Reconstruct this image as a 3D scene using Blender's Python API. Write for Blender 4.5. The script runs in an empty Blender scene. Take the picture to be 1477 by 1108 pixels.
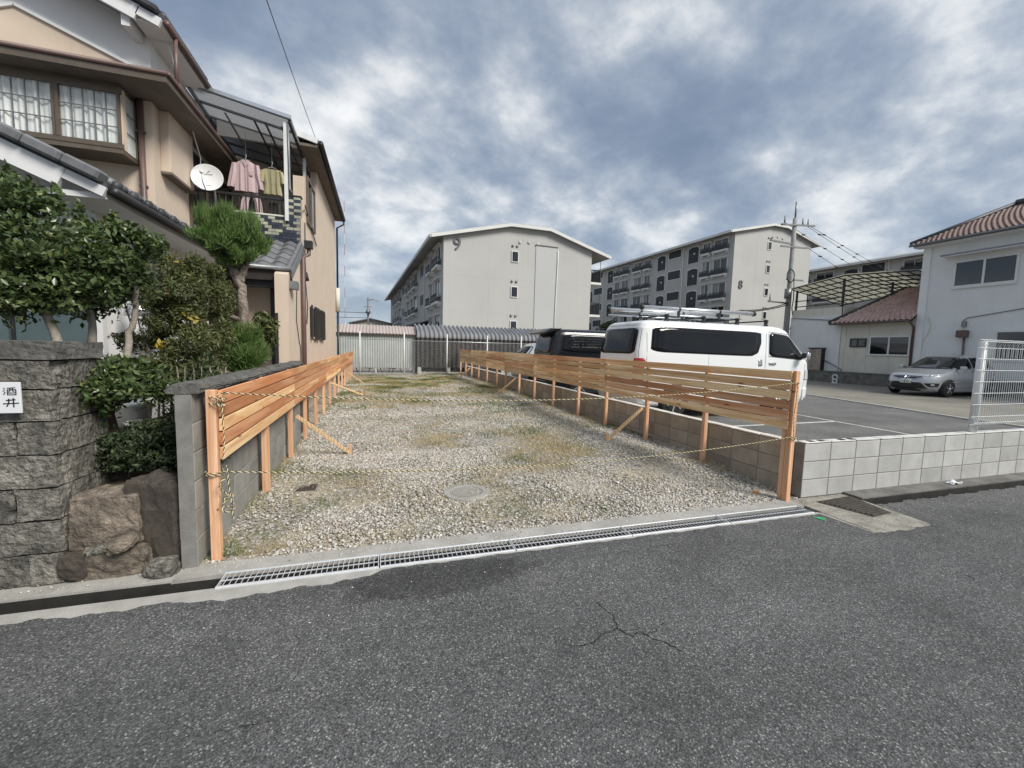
import bpy, bmesh, math, random
import numpy as np
from mathutils import Vector, Matrix

random.seed(7); rng = np.random.default_rng(7)
SC = bpy.context.scene
COL = SC.collection
rad = math.radians

# ------------------------------------------------------------------ camera
cam_d = bpy.data.cameras.new('camera'); cam = bpy.data.objects.new('camera', cam_d); COL.objects.link(cam)
yaw, pit, rol = rad(17.4), rad(4.95), rad(1.5)
fw = Vector((math.sin(yaw)*math.cos(pit), math.cos(yaw)*math.cos(pit), -math.sin(pit)))
r0 = Vector((math.cos(yaw), -math.sin(yaw), 0)); u0 = r0.cross(fw)
r1 = r0*math.cos(rol) + u0*math.sin(rol); u1 = -r0*math.sin(rol) + u0*math.cos(rol)
mw = Matrix((r1, u1, -fw)).transposed().to_4x4(); mw.translation = (0, 0, 1.58)
cam.matrix_world = mw
cam_d.sensor_width = 36; cam_d.lens = 36*600/1477
cam_d.clip_start = 0.05; cam_d.clip_end = 3000
SC.camera = cam

# ------------------------------------------------------------------ light and exposure
SUN_EL, SUN_AZ = rad(42), rad(141)          # azimuth from +Y towards +X
SC.view_settings.view_transform = 'Standard'; SC.view_settings.look = 'None'
SC.view_settings.exposure = 0.90; SC.view_settings.gamma = 1.0
SC.view_settings.use_curve_mapping = False
sd = bpy.data.lights.new('sun', 'SUN'); sd.energy = 2.25; sd.angle = rad(22); sd.color = (1.0, .95, .87)
so = bpy.data.objects.new('sun', sd); COL.objects.link(so)
sdir = Vector((math.sin(SUN_AZ)*math.cos(SUN_EL), math.cos(SUN_AZ)*math.cos(SUN_EL), math.sin(SUN_EL)))
so.rotation_euler = (-sdir).to_track_quat('-Z', 'Y').to_euler(); so.location = sdir*50

W = bpy.data.worlds.new('World'); SC.world = W; W.use_nodes = True
nt = W.node_tree; nt.nodes.clear()
def wn(t, **k):
    n = nt.nodes.new(t)
    for a, b in k.items(): setattr(n, a, b)
    return n
def wmath(op, a, b=None, clamp=False):
    n = wn('ShaderNodeMath', operation=op, use_clamp=clamp)
    for i, v in enumerate((a, b)):
        if v is None: continue
        if isinstance(v, (int, float)): n.inputs[i].default_value = v
        else: nt.links.new(v, n.inputs[i])
    return n.outputs[0]
wo = wn('ShaderNodeOutputWorld'); bg = wn('ShaderNodeBackground'); bg.inputs['Strength'].default_value = 0.1
sky = wn('ShaderNodeTexSky', sky_type='NISHITA', sun_disc=False, sun_elevation=SUN_EL, sun_rotation=SUN_AZ)
sky.air_density = 1.2; sky.dust_density = 1.5
tc = wn('ShaderNodeTexCoord'); sep = wn('ShaderNodeSeparateXYZ'); nt.links.new(tc.outputs['Generated'], sep.inputs[0])
zc = wmath('MAXIMUM', sep.outputs[2], 0.0)
den = wmath('ADD', zc, 0.42)
px_ = wmath('DIVIDE', sep.outputs[0], den); py_ = wmath('DIVIDE', sep.outputs[1], den)
cmb = wn('ShaderNodeCombineXYZ'); nt.links.new(px_, cmb.inputs[0]); nt.links.new(py_, cmb.inputs[1])
def wnoise(scale, loc, detail, rough, stretch=(1, 1, 1), dist=0.0):
    m = wn('ShaderNodeMapping'); m.inputs['Location'].default_value = loc; m.inputs['Scale'].default_value = stretch
    m.inputs['Rotation'].default_value = (0, 0, rad(-25))
    nt.links.new(cmb.outputs[0], m.inputs[0])
    n = wn('ShaderNodeTexNoise'); n.inputs['Scale'].default_value = scale; n.inputs['Detail'].default_value = detail
    n.inputs['Roughness'].default_value = rough; n.inputs['Distortion'].default_value = dist
    nt.links.new(m.outputs[0], n.inputs['Vector']); return n.outputs[0]
big = wnoise(0.75, (5.9, 2.3, 0), 2, .5, (1, 1.05, 1))
mid = wnoise(3.5, (2.6, 6.1, 0), 7, .52, (1, 1.1, 1), .1)
fin = wnoise(8.0, (1.3, 5.2, 0), 8, .6, (1, 1.1, 1), .1)
dens = wmath('ADD', wmath('ADD', wmath('MULTIPLY', big, .56), wmath('MULTIPLY', mid, .72)), wmath('MULTIPLY', fin, .28))
ramp = wn('ShaderNodeValToRGB'); nt.links.new(dens, ramp.inputs[0])
cr = ramp.color_ramp; cr.interpolation = 'B_SPLINE'
cr.elements[0].position = .56; cr.elements[0].color = (.165, .220, .315, 1)
cr.elements[1].position = 1.0; cr.elements[1].color = (.95, .96, .96, 1)
for p_, c_ in ((.68, (.215, .275, .375, 1)), (.765, (.295, .355, .45, 1)), (.835, (.42, .475, .55, 1)), (.900, (.64, .675, .71, 1))):
    e = cr.elements.new(p_); e.color = c_
# paler, bluer air towards the horizon
hz = wn('ShaderNodeMapRange'); hz.inputs[1].default_value = 0.0; hz.inputs[2].default_value = .30
hz.inputs[3].default_value = .62; hz.inputs[4].default_value = 0.0; nt.links.new(zc, hz.inputs[0])
hmix = wn('ShaderNodeMixRGB'); nt.links.new(hz.outputs[0], hmix.inputs[0]); nt.links.new(ramp.outputs[0], hmix.inputs[1])
hmix.inputs[2].default_value = (.33, .415, .54, 1)
scl = wn('ShaderNodeMixRGB', blend_type='MULTIPLY'); scl.inputs[0].default_value = 1
nt.links.new(hmix.outputs[0], scl.inputs[1]); scl.inputs[2].default_value = (6.15, 6.05, 5.95, 1)
smix = wn('ShaderNodeMixRGB'); smix.inputs[0].default_value = .9
nt.links.new(sky.outputs[0], smix.inputs[1]); nt.links.new(scl.outputs[0], smix.inputs[2])
nt.links.new(smix.outputs[0], bg.inputs[0]); nt.links.new(bg.outputs[0], wo.inputs[0])

# ------------------------------------------------------------------ materials
class NB:
    def __init__(s, name):
        s.m = bpy.data.materials.new(name); s.m.use_nodes = True; s.t = s.m.node_tree
        s.b = s.t.nodes['Principled BSDF']; s.o = s.t.nodes['Material Output']
    def n(s, t, **k):
        x = s.t.nodes.new(t)
        for a, b in k.items(): setattr(x, a, b)
        return x
    def put(s, sock, v):
        if v is None: return
        if hasattr(v, 'is_linked'): s.t.links.new(v, sock)
        elif isinstance(v, tuple) and len(v) == 3 and sock.type == 'RGBA': sock.default_value = (*v, 1)
        else: sock.default_value = v
    def coord(s, kind='Object', stretch=(1, 1, 1), rot=(0, 0, 0), rnd=True):
        c = s.n('ShaderNodeTexCoord').outputs[kind]
        mp = s.n('ShaderNodeMapping'); mp.inputs['Scale'].default_value = stretch; mp.inputs['Rotation'].default_value = rot
        if rnd:
            oi = s.n('ShaderNodeObjectInfo'); mu = s.n('ShaderNodeVectorMath', operation='SCALE')
            cx = s.n('ShaderNodeCombineXYZ'); s.put(cx.inputs[0], oi.outputs['Random']); s.put(cx.inputs[1], oi.outputs['Random']); s.put(cx.inputs[2], oi.outputs['Random'])
            s.put(mu.inputs[0], cx.outputs[0]); mu.inputs[3].default_value = 37.0
            ad = s.n('ShaderNodeVectorMath', operation='ADD'); s.put(ad.inputs[0], c); s.put(ad.inputs[1], mu.outputs[0]); c = ad.outputs[0]
        s.put(mp.inputs[0], c); return mp.outputs[0]
    def noise(s, vec, scale, detail=5, rough=.55, dist=0):
        x = s.n('ShaderNodeTexNoise'); s.put(x.inputs['Vector'], vec); x.inputs['Scale'].default_value = scale
        x.inputs['Detail'].default_value = detail; x.inputs['Roughness'].default_value = rough; x.inputs['Distortion'].default_value = dist
        return x.outputs[0]
    def voro(s, vec, scale, out='Distance', feat='F1'):
        x = s.n('ShaderNodeTexVoronoi', feature=feat); s.put(x.inputs['Vector'], vec); x.inputs['Scale'].default_value = scale
        return x.outputs[out]
    def ramp(s, f, *st):
        x = s.n('ShaderNodeValToRGB'); s.put(x.inputs[0], f); r = x.color_ramp
        while len(r.elements) > 1: r.elements.remove(r.elements[0])
        for i, (p, c) in enumerate(st):
            if isinstance(c, (int, float)): c = (c, c, c)
            e = r.elements[0] if i == 0 else r.elements.new(p)
            e.position = p; e.color = (*c, 1)
        return x.outputs[0]
    def mix(s, f, a, b, mode='MIX'):
        x = s.n('ShaderNodeMixRGB', blend_type=mode); s.put(x.inputs[0], f); s.put(x.inputs[1], a); s.put(x.inputs[2], b); return x.outputs[0]
    def math(s, op, a, b=None, clamp=False):
        x = s.n('ShaderNodeMath', operation=op, use_clamp=clamp); s.put(x.inputs[0], a); s.put(x.inputs[1], b); return x.outputs[0]
    def rand(s): return s.n('ShaderNodeObjectInfo').outputs['Random']
    def bump(s, h, strength=.3, dist=.01):
        x = s.n('ShaderNodeBump'); x.inputs['Strength'].default_value = strength; x.inputs['Distance'].default_value = dist
        s.put(x.inputs['Height'], h); s.put(s.b.inputs['Normal'], x.outputs[0]); return x
    def fin(s, col=None, rough=.8, metal=0, spec=.5, coat=0):
        s.put(s.b.inputs['Base Color'], col); s.put(s.b.inputs['Roughness'], rough); s.put(s.b.inputs['Metallic'], metal)
        s.put(s.b.inputs['Specular IOR Level'], spec); s.b.inputs['Coat Weight'].default_value = coat
        if coat: s.b.inputs['Coat Roughness'].default_value = .05
        return s.m
M = {}
def mk(name, c1, c2=None, scale=3, rough=.8, metal=0, spec=.4, bump=0, bscale=60, bdist=.01, rnd=0, stretch=(1, 1, 1), coat=0, streak=None, speck=0):
    """two-tone noise + fine tone, optional random brightness per object, rain streaks and relief"""
    b = NB(name); v = b.coord(stretch=stretch)
    c2 = c2 or tuple(x*.82 for x in c1)
    f = b.ramp(b.noise(v, scale, 6, .6), (.35, 0), (.68, 1))
    col = b.mix(f, c1, c2)
    if speck:
        w = b.coord(); sp = b.ramp(b.noise(w, bscale*1.3, 2, .7), (.35, 1-speck), (.65, 1+speck*.6)); col = b.mix(1, col, sp, 'MULTIPLY')
    if streak:
        w = b.coord(stretch=(1, 1, .06)); st = b.ramp(b.noise(w, 3.2, 6, .65), (.52, 0), (.78, .55)); col = b.mix(st, col, streak)
    if rnd:
        r = b.math('ADD', b.math('MULTIPLY', b.rand(), rnd), 1-rnd*.5); col = b.mix(1, col, r, 'MULTIPLY')
    if bump: b.bump(b.noise(b.coord(), bscale, 4, .6), bump, bdist)
    M[name] = b.fin(col, rough, metal, spec, coat); return M[name]

def asphalt(name, dark=(.068, .069, .070), mid=(.122, .123, .123), light=(.36, .36, .35), patch=(.085, .085, .083), mend=False):
    b = NB(name); v = b.coord('Object', rnd=False)
    cell = b.voro(v, 140, 'Color'); sepc = b.n('ShaderNodeSeparateColor'); b.put(sepc.inputs[0], cell)
    col = b.ramp(sepc.outputs[0], (.0, dark), (.45, mid), (.8, tuple(x*1.25 for x in mid)), (.92, tuple(x*1.7 for x in mid)), (.98, light))
    d = b.voro(v, 140, 'Distance'); gap = b.ramp(d, (.35, 1), (.8, .5)); col = b.mix(1, col, gap, 'MULTIPLY')
    band = b.ramp(b.noise(b.coord('Object', stretch=(.10, 1.0, 1), rnd=False), 1.5, 4, .55), (.35, .84), (.66, 1.14)); col = b.mix(1, col, band, 'MULTIPLY')
    big = b.ramp(b.noise(v, .9, 7, .62, .5), (.34, .80), (.66, 1.14)); col = b.mix(1, col, big, 'MULTIPLY')
    med = b.ramp(b.noise(v, 9, 5, .65), (.3, .88), (.7, 1.1)); col = b.mix(1, col, med, 'MULTIPLY')
    oil = b.ramp(b.noise(v, 2.1, 4, .55), (.66, 0), (.74, .5)); col = b.mix(oil, col, patch)
    dust = b.ramp(b.noise(v, 1.3, 7, .7, .6), (.60, 0), (.76, .35)); col = b.mix(dust, col, (.20, .195, .18))
    rou = .86
    if mend:
        # darker mended strip of newer asphalt along the grating: an ellipse with a ragged edge
        mp = b.n('ShaderNodeMapping'); mp.inputs['Location'].default_value = (-.40/.70, -2.74/.26, 0); mp.inputs['Scale'].default_value = (1/.70, 1/.26, 0); b.put(mp.inputs[0], v)
        ln = b.n('ShaderNodeVectorMath', operation='LENGTH'); b.put(ln.inputs[0], mp.outputs[0])
        q = b.math('ADD', ln.outputs['Value'], b.math('MULTIPLY', b.math('SUBTRACT', b.noise(v, 9, 6, .7), .5), 1.0))
        msk = b.ramp(q, (.72, .85), (1.0, .0)); newer = b.mix(1, col, (.52, .52, .53), 'MULTIPLY'); col = b.mix(msk, col, newer)
    b.bump(d, .5, .005); M[name] = b.fin(col, rou, 0, .35); return M[name]
asphalt('asphalt', mend=True)
asphalt('parking_asphalt', (.105, .106, .10), (.185, .186, .178), (.30, .30, .28), (.15, .15, .145))
mk('concrete', (.42, .41, .38), (.30, .29, .265), 5, .9, bump=.35, bscale=90, bdist=.004, speck=.12)
mk('concrete_pale', (.55, .54, .50), (.42, .41, .38), 6, .9, bump=.3, bscale=90, bdist=.004, speck=.1)
mk('concrete_dark', (.20, .195, .18), (.10, .098, .09), 4, .95, bump=.4, bscale=70, bdist=.006, speck=.15)
mk('concrete_rough', (.36, .345, .30), (.20, .19, .165), 7, .95, bump=.7, bscale=45, bdist=.012, speck=.25)
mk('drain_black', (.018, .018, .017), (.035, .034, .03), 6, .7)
mk('block_new', (.46, .46, .445), (.37, .37, .35), 4, .9, rnd=.24, streak=(.30, .30, .27), bump=.25, bscale=160, bdist=.002, speck=.07)
mk('block_old', (.40, .355, .29), (.28, .25, .205), 4, .95, rnd=.25, bump=.4, bscale=110, bdist=.004, speck=.12, streak=(.14, .13, .11))
mk('block_grey', (.30, .29, .26), (.19, .185, .165), 4, .95, rnd=.2, bump=.4, bscale=110, bdist=.004, speck=.12, streak=(.30, .29, .26))
mk('mortar', (.24, .235, .22), (.17, .165, .15), 8, .95, bump=.3, bscale=120)
mk('mortar_white', (.70, .70, .67), (.52, .51, .48), 5, .9, bump=.3, bscale=100, bdist=.003)
mk('cap_stone', (.16, .155, .145), (.085, .083, .075), 9, .95, bump=.9, bscale=28, bdist=.02, speck=.2)
mk('rock_grey', (.25, .235, .205), (.085, .082, .072), 7, .92, rnd=.4, bump=1.0, bscale=26, bdist=.04, speck=.4)
mk('rock_brown', (.25, .21, .165), (.10, .082, .065), 6, .92, rnd=.2, bump=1.0, bscale=20, bdist=.03, speck=.3)
mk('rock_dark', (.075, .062, .05), (.045, .038, .032), 4, .85, bump=.5, bscale=30, bdist=.012, speck=.2)
mk('galvanised', (.74, .76, .78), (.62, .64, .66), 12, .45, metal=.35, spec=.5, rnd=.06)
mk('iron', (.10, .095, .085), (.06, .055, .05), 9, .7, metal=.4, bump=.3, bscale=80, bdist=.003)
mk('iron_rust', (.10, .08, .065), (.055, .045, .04), 9, .8, metal=.2, bump=.3, bscale=80, bdist=.003)
mk('iron_pale', (.36, .355, .32), (.26, .25, .225), 9, .75, metal=.1, bump=.2, bscale=80, bdist=.003)
mk('soil', (.14, .105, .07), (.07, .055, .04), 6, .98, bump=.8, bscale=30, bdist=.03)
mk('stucco_beige', (.66, .55, .445), (.60, .50, .40), 1.5, .92, bump=.5, bscale=130, bdist=.006, speck=.06, streak=(.54, .43, .33))
mk('stucco_white', (.80, .80, .79), (.74, .74, .73), 1.2, .9, bump=.3, bscale=120, bdist=.004)
mk('stucco_house', (.76, .77, .765), (.69, .70, .69), .9, .92, bump=.35, bscale=90, bdist=.006, streak=(.62, .63, .61))
mk('stucco_cream', (.70, .675, .59), (.60, .575, .50), .8, .92, bump=.35, bscale=90, bdist=.006, streak=(.44, .42, .37))
mk('apartment_wall', (.48, .48, .46), (.435, .435, .415), .22, .9, streak=(.42, .42, .40))
mk('apartment_panel', (.48, .49, .485), (.46, .465, .46), .3, .9)
mk('apartment_white', (.70, .71, .70), (.63, .64, .63), .8, .85)
mk('roof_fascia', (.42, .43, .43), (.36, .37, .37), 2, .7)
mk('balcony_dark', (.045, .05, .055), (.03, .033, .038), 3, .6)
mk('tile_grey', (.20, .205, .215), (.14, .145, .15), 10, .42, spec=.5, rnd=.3, speck=.06, bscale=60)
mk('tile_dark', (.075, .078, .085), (.045, .048, .053), 8, .5, rnd=.3)
mk('tile_red', (.31, .215, .19), (.19, .135, .12), 3.5, .45, spec=.5, rnd=.3)
mk('tile_red_lit', (.66, .49, .45), (.45, .32, .29), 3.5, .35, spec=.6)  # red tile made paler, its pinkish highlights put into the base colour
mk('tile_blue', (.040, .046, .068), (.026, .03, .045), 20, .25, spec=.6, rnd=.6)
mk('tile_cream', (.40, .40, .31), (.30, .30, .23), 20, .3, spec=.6, rnd=.4)
mk('brown_metal', (.105, .075, .062), (.075, .055, .047), 4, .5, spec=.5)
mk('brown_soffit', (.17, .14, .115), (.13, .105, .09), 3, .8)
mk('pipe_brown', (.15, .095, .085), (.11, .07, .063), 5, .45, spec=.5)
mk('bronze', (.155, .125, .095), (.12, .098, .075), 6, .45, metal=.3, spec=.5)
mk('black_metal', (.018, .018, .019), (.028, .028, .028), 8, .45, spec=.5)
mk('dark_wood', (.035, .028, .024), (.02, .016, .014), 6, .6, stretch=(1, 1, .1))
mk('white_paint', (.74, .75, .75), (.66, .67, .67), 3, .55, spec=.5)
mk('white_metal', (.72, .74, .73), (.64, .66, .65), 6, .4, spec=.5)
mk('aluminium', (.66, .68, .70), (.55, .57, .59), 9, .32, metal=.8)
mk('steel_frame', (.27, .28, .29), (.20, .21, .22), 6, .45, metal=.5)
mk('polycarbonate', (.36, .37, .385), (.30, .31, .32), 2, .3, spec=.5)
mk('corrugated_green', (.43, .46, .44), (.36, .385, .37), 1.5, .6, rnd=.05, streak=(.34, .36, .33))
mk('corrugated_pink', (.46, .39, .36), (.38, .325, .30), 1.2, .6, rnd=.05)
mk('corrugated_brown', (.062, .054, .049), (.04, .036, .033), 1.6, .6, streak=(.085, .076, .07))
mk('corrugated_brown_lit', (.26, .265, .28), (.19, .195, .20), 1.6, .5)  # lighter copy of the brown sheet, sky sheen put into its colour
mk('bark', (.34, .29, .24), (.10, .08, .065), 16, .95, bump=1.0, bscale=30, bdist=.03, stretch=(1, 1, .22), speck=.3)
mk('bark_pale', (.38, .345, .29), (.22, .195, .165), 11, .95, bump=.8, bscale=24, bdist=.02, stretch=(1, 1, .3))
mk('bark_red', (.20, .125, .09), (.13, .085, .065), 9, .95, bump=.6, bscale=30, bdist=.012, stretch=(1, 1, .3))
mk('plastic_white', (.78, .79, .80), (.72, .73, .74), 3, .4, spec=.5)
mk('pink_cloth', (.55, .42, .43), (.49, .375, .385), 8, .95, bump=.2, bscale=40)
mk('yellow_cloth', (.46, .42, .25), (.41, .37, .22), 8, .95, bump=.2, bscale=40)
mk('dark_cloth', (.02, .021, .026), (.03, .03, .036), 8, .95)
mk('lace', (.86, .86, .83), (.66, .67, .66), 9, .9, stretch=(1, 1, .12))
mk('rope_yellow', (.80, .69, .40), (.70, .60, .34), 30, .8)
mk('rope_black', (.02, .02, .02), (.04, .04, .038), 30, .8)
mk('paint_line', (.70, .70, .68), (.45, .45, .44), 7, .8)
mk('dirt_lot', (.27, .255, .215), (.18, .17, .145), .8, .96, bump=.4, bscale=40, bdist=.01, speck=.12)
mk('car_white', (.78, .80, .80), (.76, .78, .78), 1, .28, spec=.5, coat=.6)
mk('car_black', (.010, .012, .015), (.008, .010, .012), 1, .22, spec=.4, coat=.25)
mk('car_silver', (.55, .56, .575), (.53, .54, .555), 1, .3, metal=.4, spec=.5, coat=.8)
mk('car_sky', (.46, .52, .55), (.45, .51, .54), 1, .3, metal=.2, coat=.8)
mk('rubber', (.018, .018, .018), (.03, .03, .029), 9, .85)
mk('plastic_black', (.022, .022, .023), (.03, .03, .031), 9, .55)
mk('chrome', (.75, .76, .77), (.70, .71, .72), 3, .12, metal=1)
mk('lamp_clear', (.62, .64, .65), (.45, .47, .48), 30, .12, spec=.6)
mk('lamp_red', (.35, .02, .02), (.25, .012, .012), 20, .15, spec=.6)
mk('plate_white', (.72, .73, .70), None, 3, .5)
mk('ink_green', (.03, .09, .05), None, 3, .6)
mk('ink_black', (.015, .015, .016), None, 3, .6)
mk('sign_white', (.72, .74, .76), (.68, .70, .72), 8, .6)
mk('green_tape', (.05, .55, .18), (.10, .62, .25), 9, .5)
mk('crack', (.012, .012, .012), (.02, .02, .02), 20, .98)
mk('number_grey', (.14, .145, .15), None, 3, .6)
mk('terracotta', (.22, .12, .085), (.16, .09, .065), 5, .9)
mk('pole_concrete', (.33, .33, .32), (.26, .26, .25), 3, .9)
mk('brick_scrap', (.62, .30, .08), (.5, .24, .07), 9, .9)
mk('hill_green', (.05, .075, .045), (.03, .045, .03), 3, .95)
mk('mast_red', (.42, .10, .07), None, 3, .7)
mk('teal_panel', (.10, .14, .145), (.07, .10, .105), 2, .25, spec=.5)
mk('curtain_grey', (.34, .345, .34), (.25, .255, .25), 9, .9, stretch=(1, 1, .1))
mk('blind_grey', (.20, .195, .185), (.17, .165, .158), 2, .8)

def glass(name, tint, rough=.03, trans=0.0, spec=.9):
    b = NB(name); b.fin(tint, rough, 0, spec); b.b.inputs['Transmission Weight'].default_value = trans
    b.b.inputs['IOR'].default_value = 1.5; M[name] = b.m
glass('glass_dark', (.012, .014, .017))
glass('glass_grey', (.035, .038, .04))
glass('glass_van', (.008, .009, .011), .03, 0, .32)
def thin_glass(name, tint, fac):
    b = NB(name); tr = b.n('ShaderNodeBsdfTransparent'); tr.inputs[0].default_value = (*tint, 1)
    gl = b.n('ShaderNodeBsdfGlossy'); gl.inputs['Roughness'].default_value = .03
    lw = b.n('ShaderNodeLayerWeight'); lw.inputs[0].default_value = .5
    f = b.math('ADD', b.math('MULTIPLY', b.math('POWER', lw.outputs['Facing'], 4.0), .8), fac+.035, True)
    mx = b.n('ShaderNodeMixShader'); b.put(mx.inputs[0], f); b.t.links.new(tr.outputs[0], mx.inputs[1]); b.t.links.new(gl.outputs[0], mx.inputs[2])
    b.t.links.new(mx.outputs[0], b.o.inputs[0]); M[name] = b.m
thin_glass('window_glass', (.97, .98, .98), .0)
thin_glass('car_glass', (.42, .47, .47), .10)
def translucent_sheet(name, col, f):
    b = NB(name); d = b.n('ShaderNodeBsdfDiffuse'); t_ = b.n('ShaderNodeBsdfTranslucent')
    for q in (d, t_): q.inputs[0].default_value = (*col, 1)
    mx = b.n('ShaderNodeMixShader'); mx.inputs[0].default_value = f
    b.t.links.new(d.outputs[0], mx.inputs[1]); b.t.links.new(t_.outputs[0], mx.inputs[2]); b.t.links.new(mx.outputs[0], b.o.inputs[0]); M[name] = b.m
translucent_sheet('poly_sheet', (.44, .455, .475), .35)
translucent_sheet('poly_yellow', (.42, .41, .33), .45)

def wood(name, a, b_, rnd=.45, st=(7, .45, 7), wv=.35):
    b = NB(name); v = b.coord(stretch=st)
    n1 = b.noise(v, 3.2, 7, .6, 1.2)
    w = b.n('ShaderNodeTexWave', wave_type='BANDS', bands_direction='X'); b.put(w.inputs['Vector'], v)
    w.inputs['Scale'].default_value = 1.1; w.inputs['Distortion'].default_value = 7; w.inputs['Detail'].default_value = 3
    f = b.math('ADD', b.math('MULTIPLY', n1, 1-wv), b.math('MULTIPLY', w.outputs[0], wv))
    r = b.rand()
    warm = b.mix(r, a, b_)
    dark = b.mix(1, warm, (.72, .55, .43), 'MULTIPLY')
    col = b.mix(b.ramp(f, (.3, 0), (.7, 1)), warm, dark)
    kn = b.ramp(b.voro(b.coord(stretch=(9, 2.0, 9)), .9), (.03, 1), (.11, 0)); col = b.mix(kn, col, (.13, .06, .03))
    br = b.math('ADD', b.math('MULTIPLY', b.math('FRACT', b.math('MULTIPLY', r, 7.13)), rnd), 1-rnd*.55)
    col = b.mix(1, col, br, 'MULTIPLY')
    b.bump(f, .15, .003); M[name] = b.fin(col, .75, 0, .3)
wood('cedar', (.84, .50, .26), (.86, .62, .35))
wood('cedar_red', (.72, .36, .19), (.78, .43, .23))
wood('cedar_pale', (.90, .70, .43), (.86, .63, .37))
wood('pine', (.86, .67, .42), (.76, .57, .34))
wood('pine_red', (.70, .42, .25), (.62, .38, .23))
wood('post_wood', (.76, .49, .32), (.78, .53, .35), .2, (7, 7, .4), .15)
wood('grey_board', (.42, .38, .33), (.36, .33, .29), .2)

def leafmat(name, c1, c2, c3, rough=.38, trans=.22):
    b = NB(name); at = b.n('ShaderNodeAttribute', attribute_name='tint')
    col = b.ramp(at.outputs['Fac'], (0, c1), (.6, c2), (1, c3))
    b.fin(col, rough, 0, .5)
    t_ = b.n('ShaderNodeBsdfTranslucent'); b.put(t_.inputs[0], b.mix(1, col, (1.0, 1.15, .55), 'MULTIPLY'))
    mx = b.n('ShaderNodeMixShader'); mx.inputs[0].default_value = trans
    b.t.links.new(b.b.outputs[0], mx.inputs[1]); b.t.links.new(t_.outputs[0], mx.inputs[2]); b.t.links.new(mx.outputs[0], b.o.inputs[0]); M[name] = b.m
leafmat('leaf_camellia', (.045, .070, .030), (.085, .125, .045), (.22, .25, .09), .30)
leafmat('leaf_nandina', (.06, .075, .028), (.12, .14, .05), (.21, .19, .07), .55)
leafmat('leaf_conifer', (.04, .075, .022), (.11, .19, .045), (.23, .32, .09), .6)
leafmat('leaf_azalea', (.03, .048, .022), (.055, .08, .034), (.10, .13, .055), .6)
leafmat('leaf_yellow', (.30, .22, .03), (.45, .33, .05), (.5, .38, .08), .5)
leafmat('leaf_strap', (.10, .17, .03), (.20, .28, .06), (.32, .36, .10), .4)
leafmat('grass_dry', (.10, .15, .04), (.27, .24, .11), (.44, .36, .21), .9, .1)
leafmat('leaf_far', (.02, .035, .018), (.035, .055, .025), (.06, .085, .035), .7)

def stonemat():
    b = NB('pebble'); at = b.n('ShaderNodeAttribute', attribute_name='tint')
    col = b.ramp(at.outputs['Fac'], (0, (.20, .18, .15)), (.25, (.40, .375, .33)), (.5, (.52, .50, .455)), (.8, (.60, .58, .54)), (.93, (.46, .38, .28)), (1, (.78, .77, .74)))
    col = b.mix(1, col, b.ramp(b.noise(b.coord(rnd=False), 70, 3, .6), (.3, .8), (.7, 1.1)), 'MULTIPLY')
    M['pebble'] = b.fin(col, .9, 0, .3)
stonemat()
def lotmat():
    b = NB('lot_ground'); v = b.coord(rnd=False)
    dirt = b.mix(b.ramp(b.noise(v, 2.2, 7, .65), (.35, 0), (.65, 1)), (.30, .245, .165), (.46, .395, .285))
    g = b.voro(v, 42, 'Color'); sp = b.n('ShaderNodeSeparateColor'); b.put(sp.inputs[0], g)
    stone = b.ramp(sp.outputs[0], (0, (.17, .16, .135)), (.4, (.38, .365, .325)), (.75, (.52, .505, .47)), (1, (.70, .69, .66)))
    stone = b.mix(1, stone, b.ramp(b.voro(v, 42), (.3, 1), (.8, .45)), 'MULTIPLY')
    f = b.ramp(b.noise(v, 1.1, 6, .6), (.42, .9), (.60, .35))
    col = b.mix(f, dirt, stone)
    b.bump(b.voro(v, 42), .8, .015); M['lot_ground'] = b.fin(col, .95, 0, .2)
lotmat()

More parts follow.
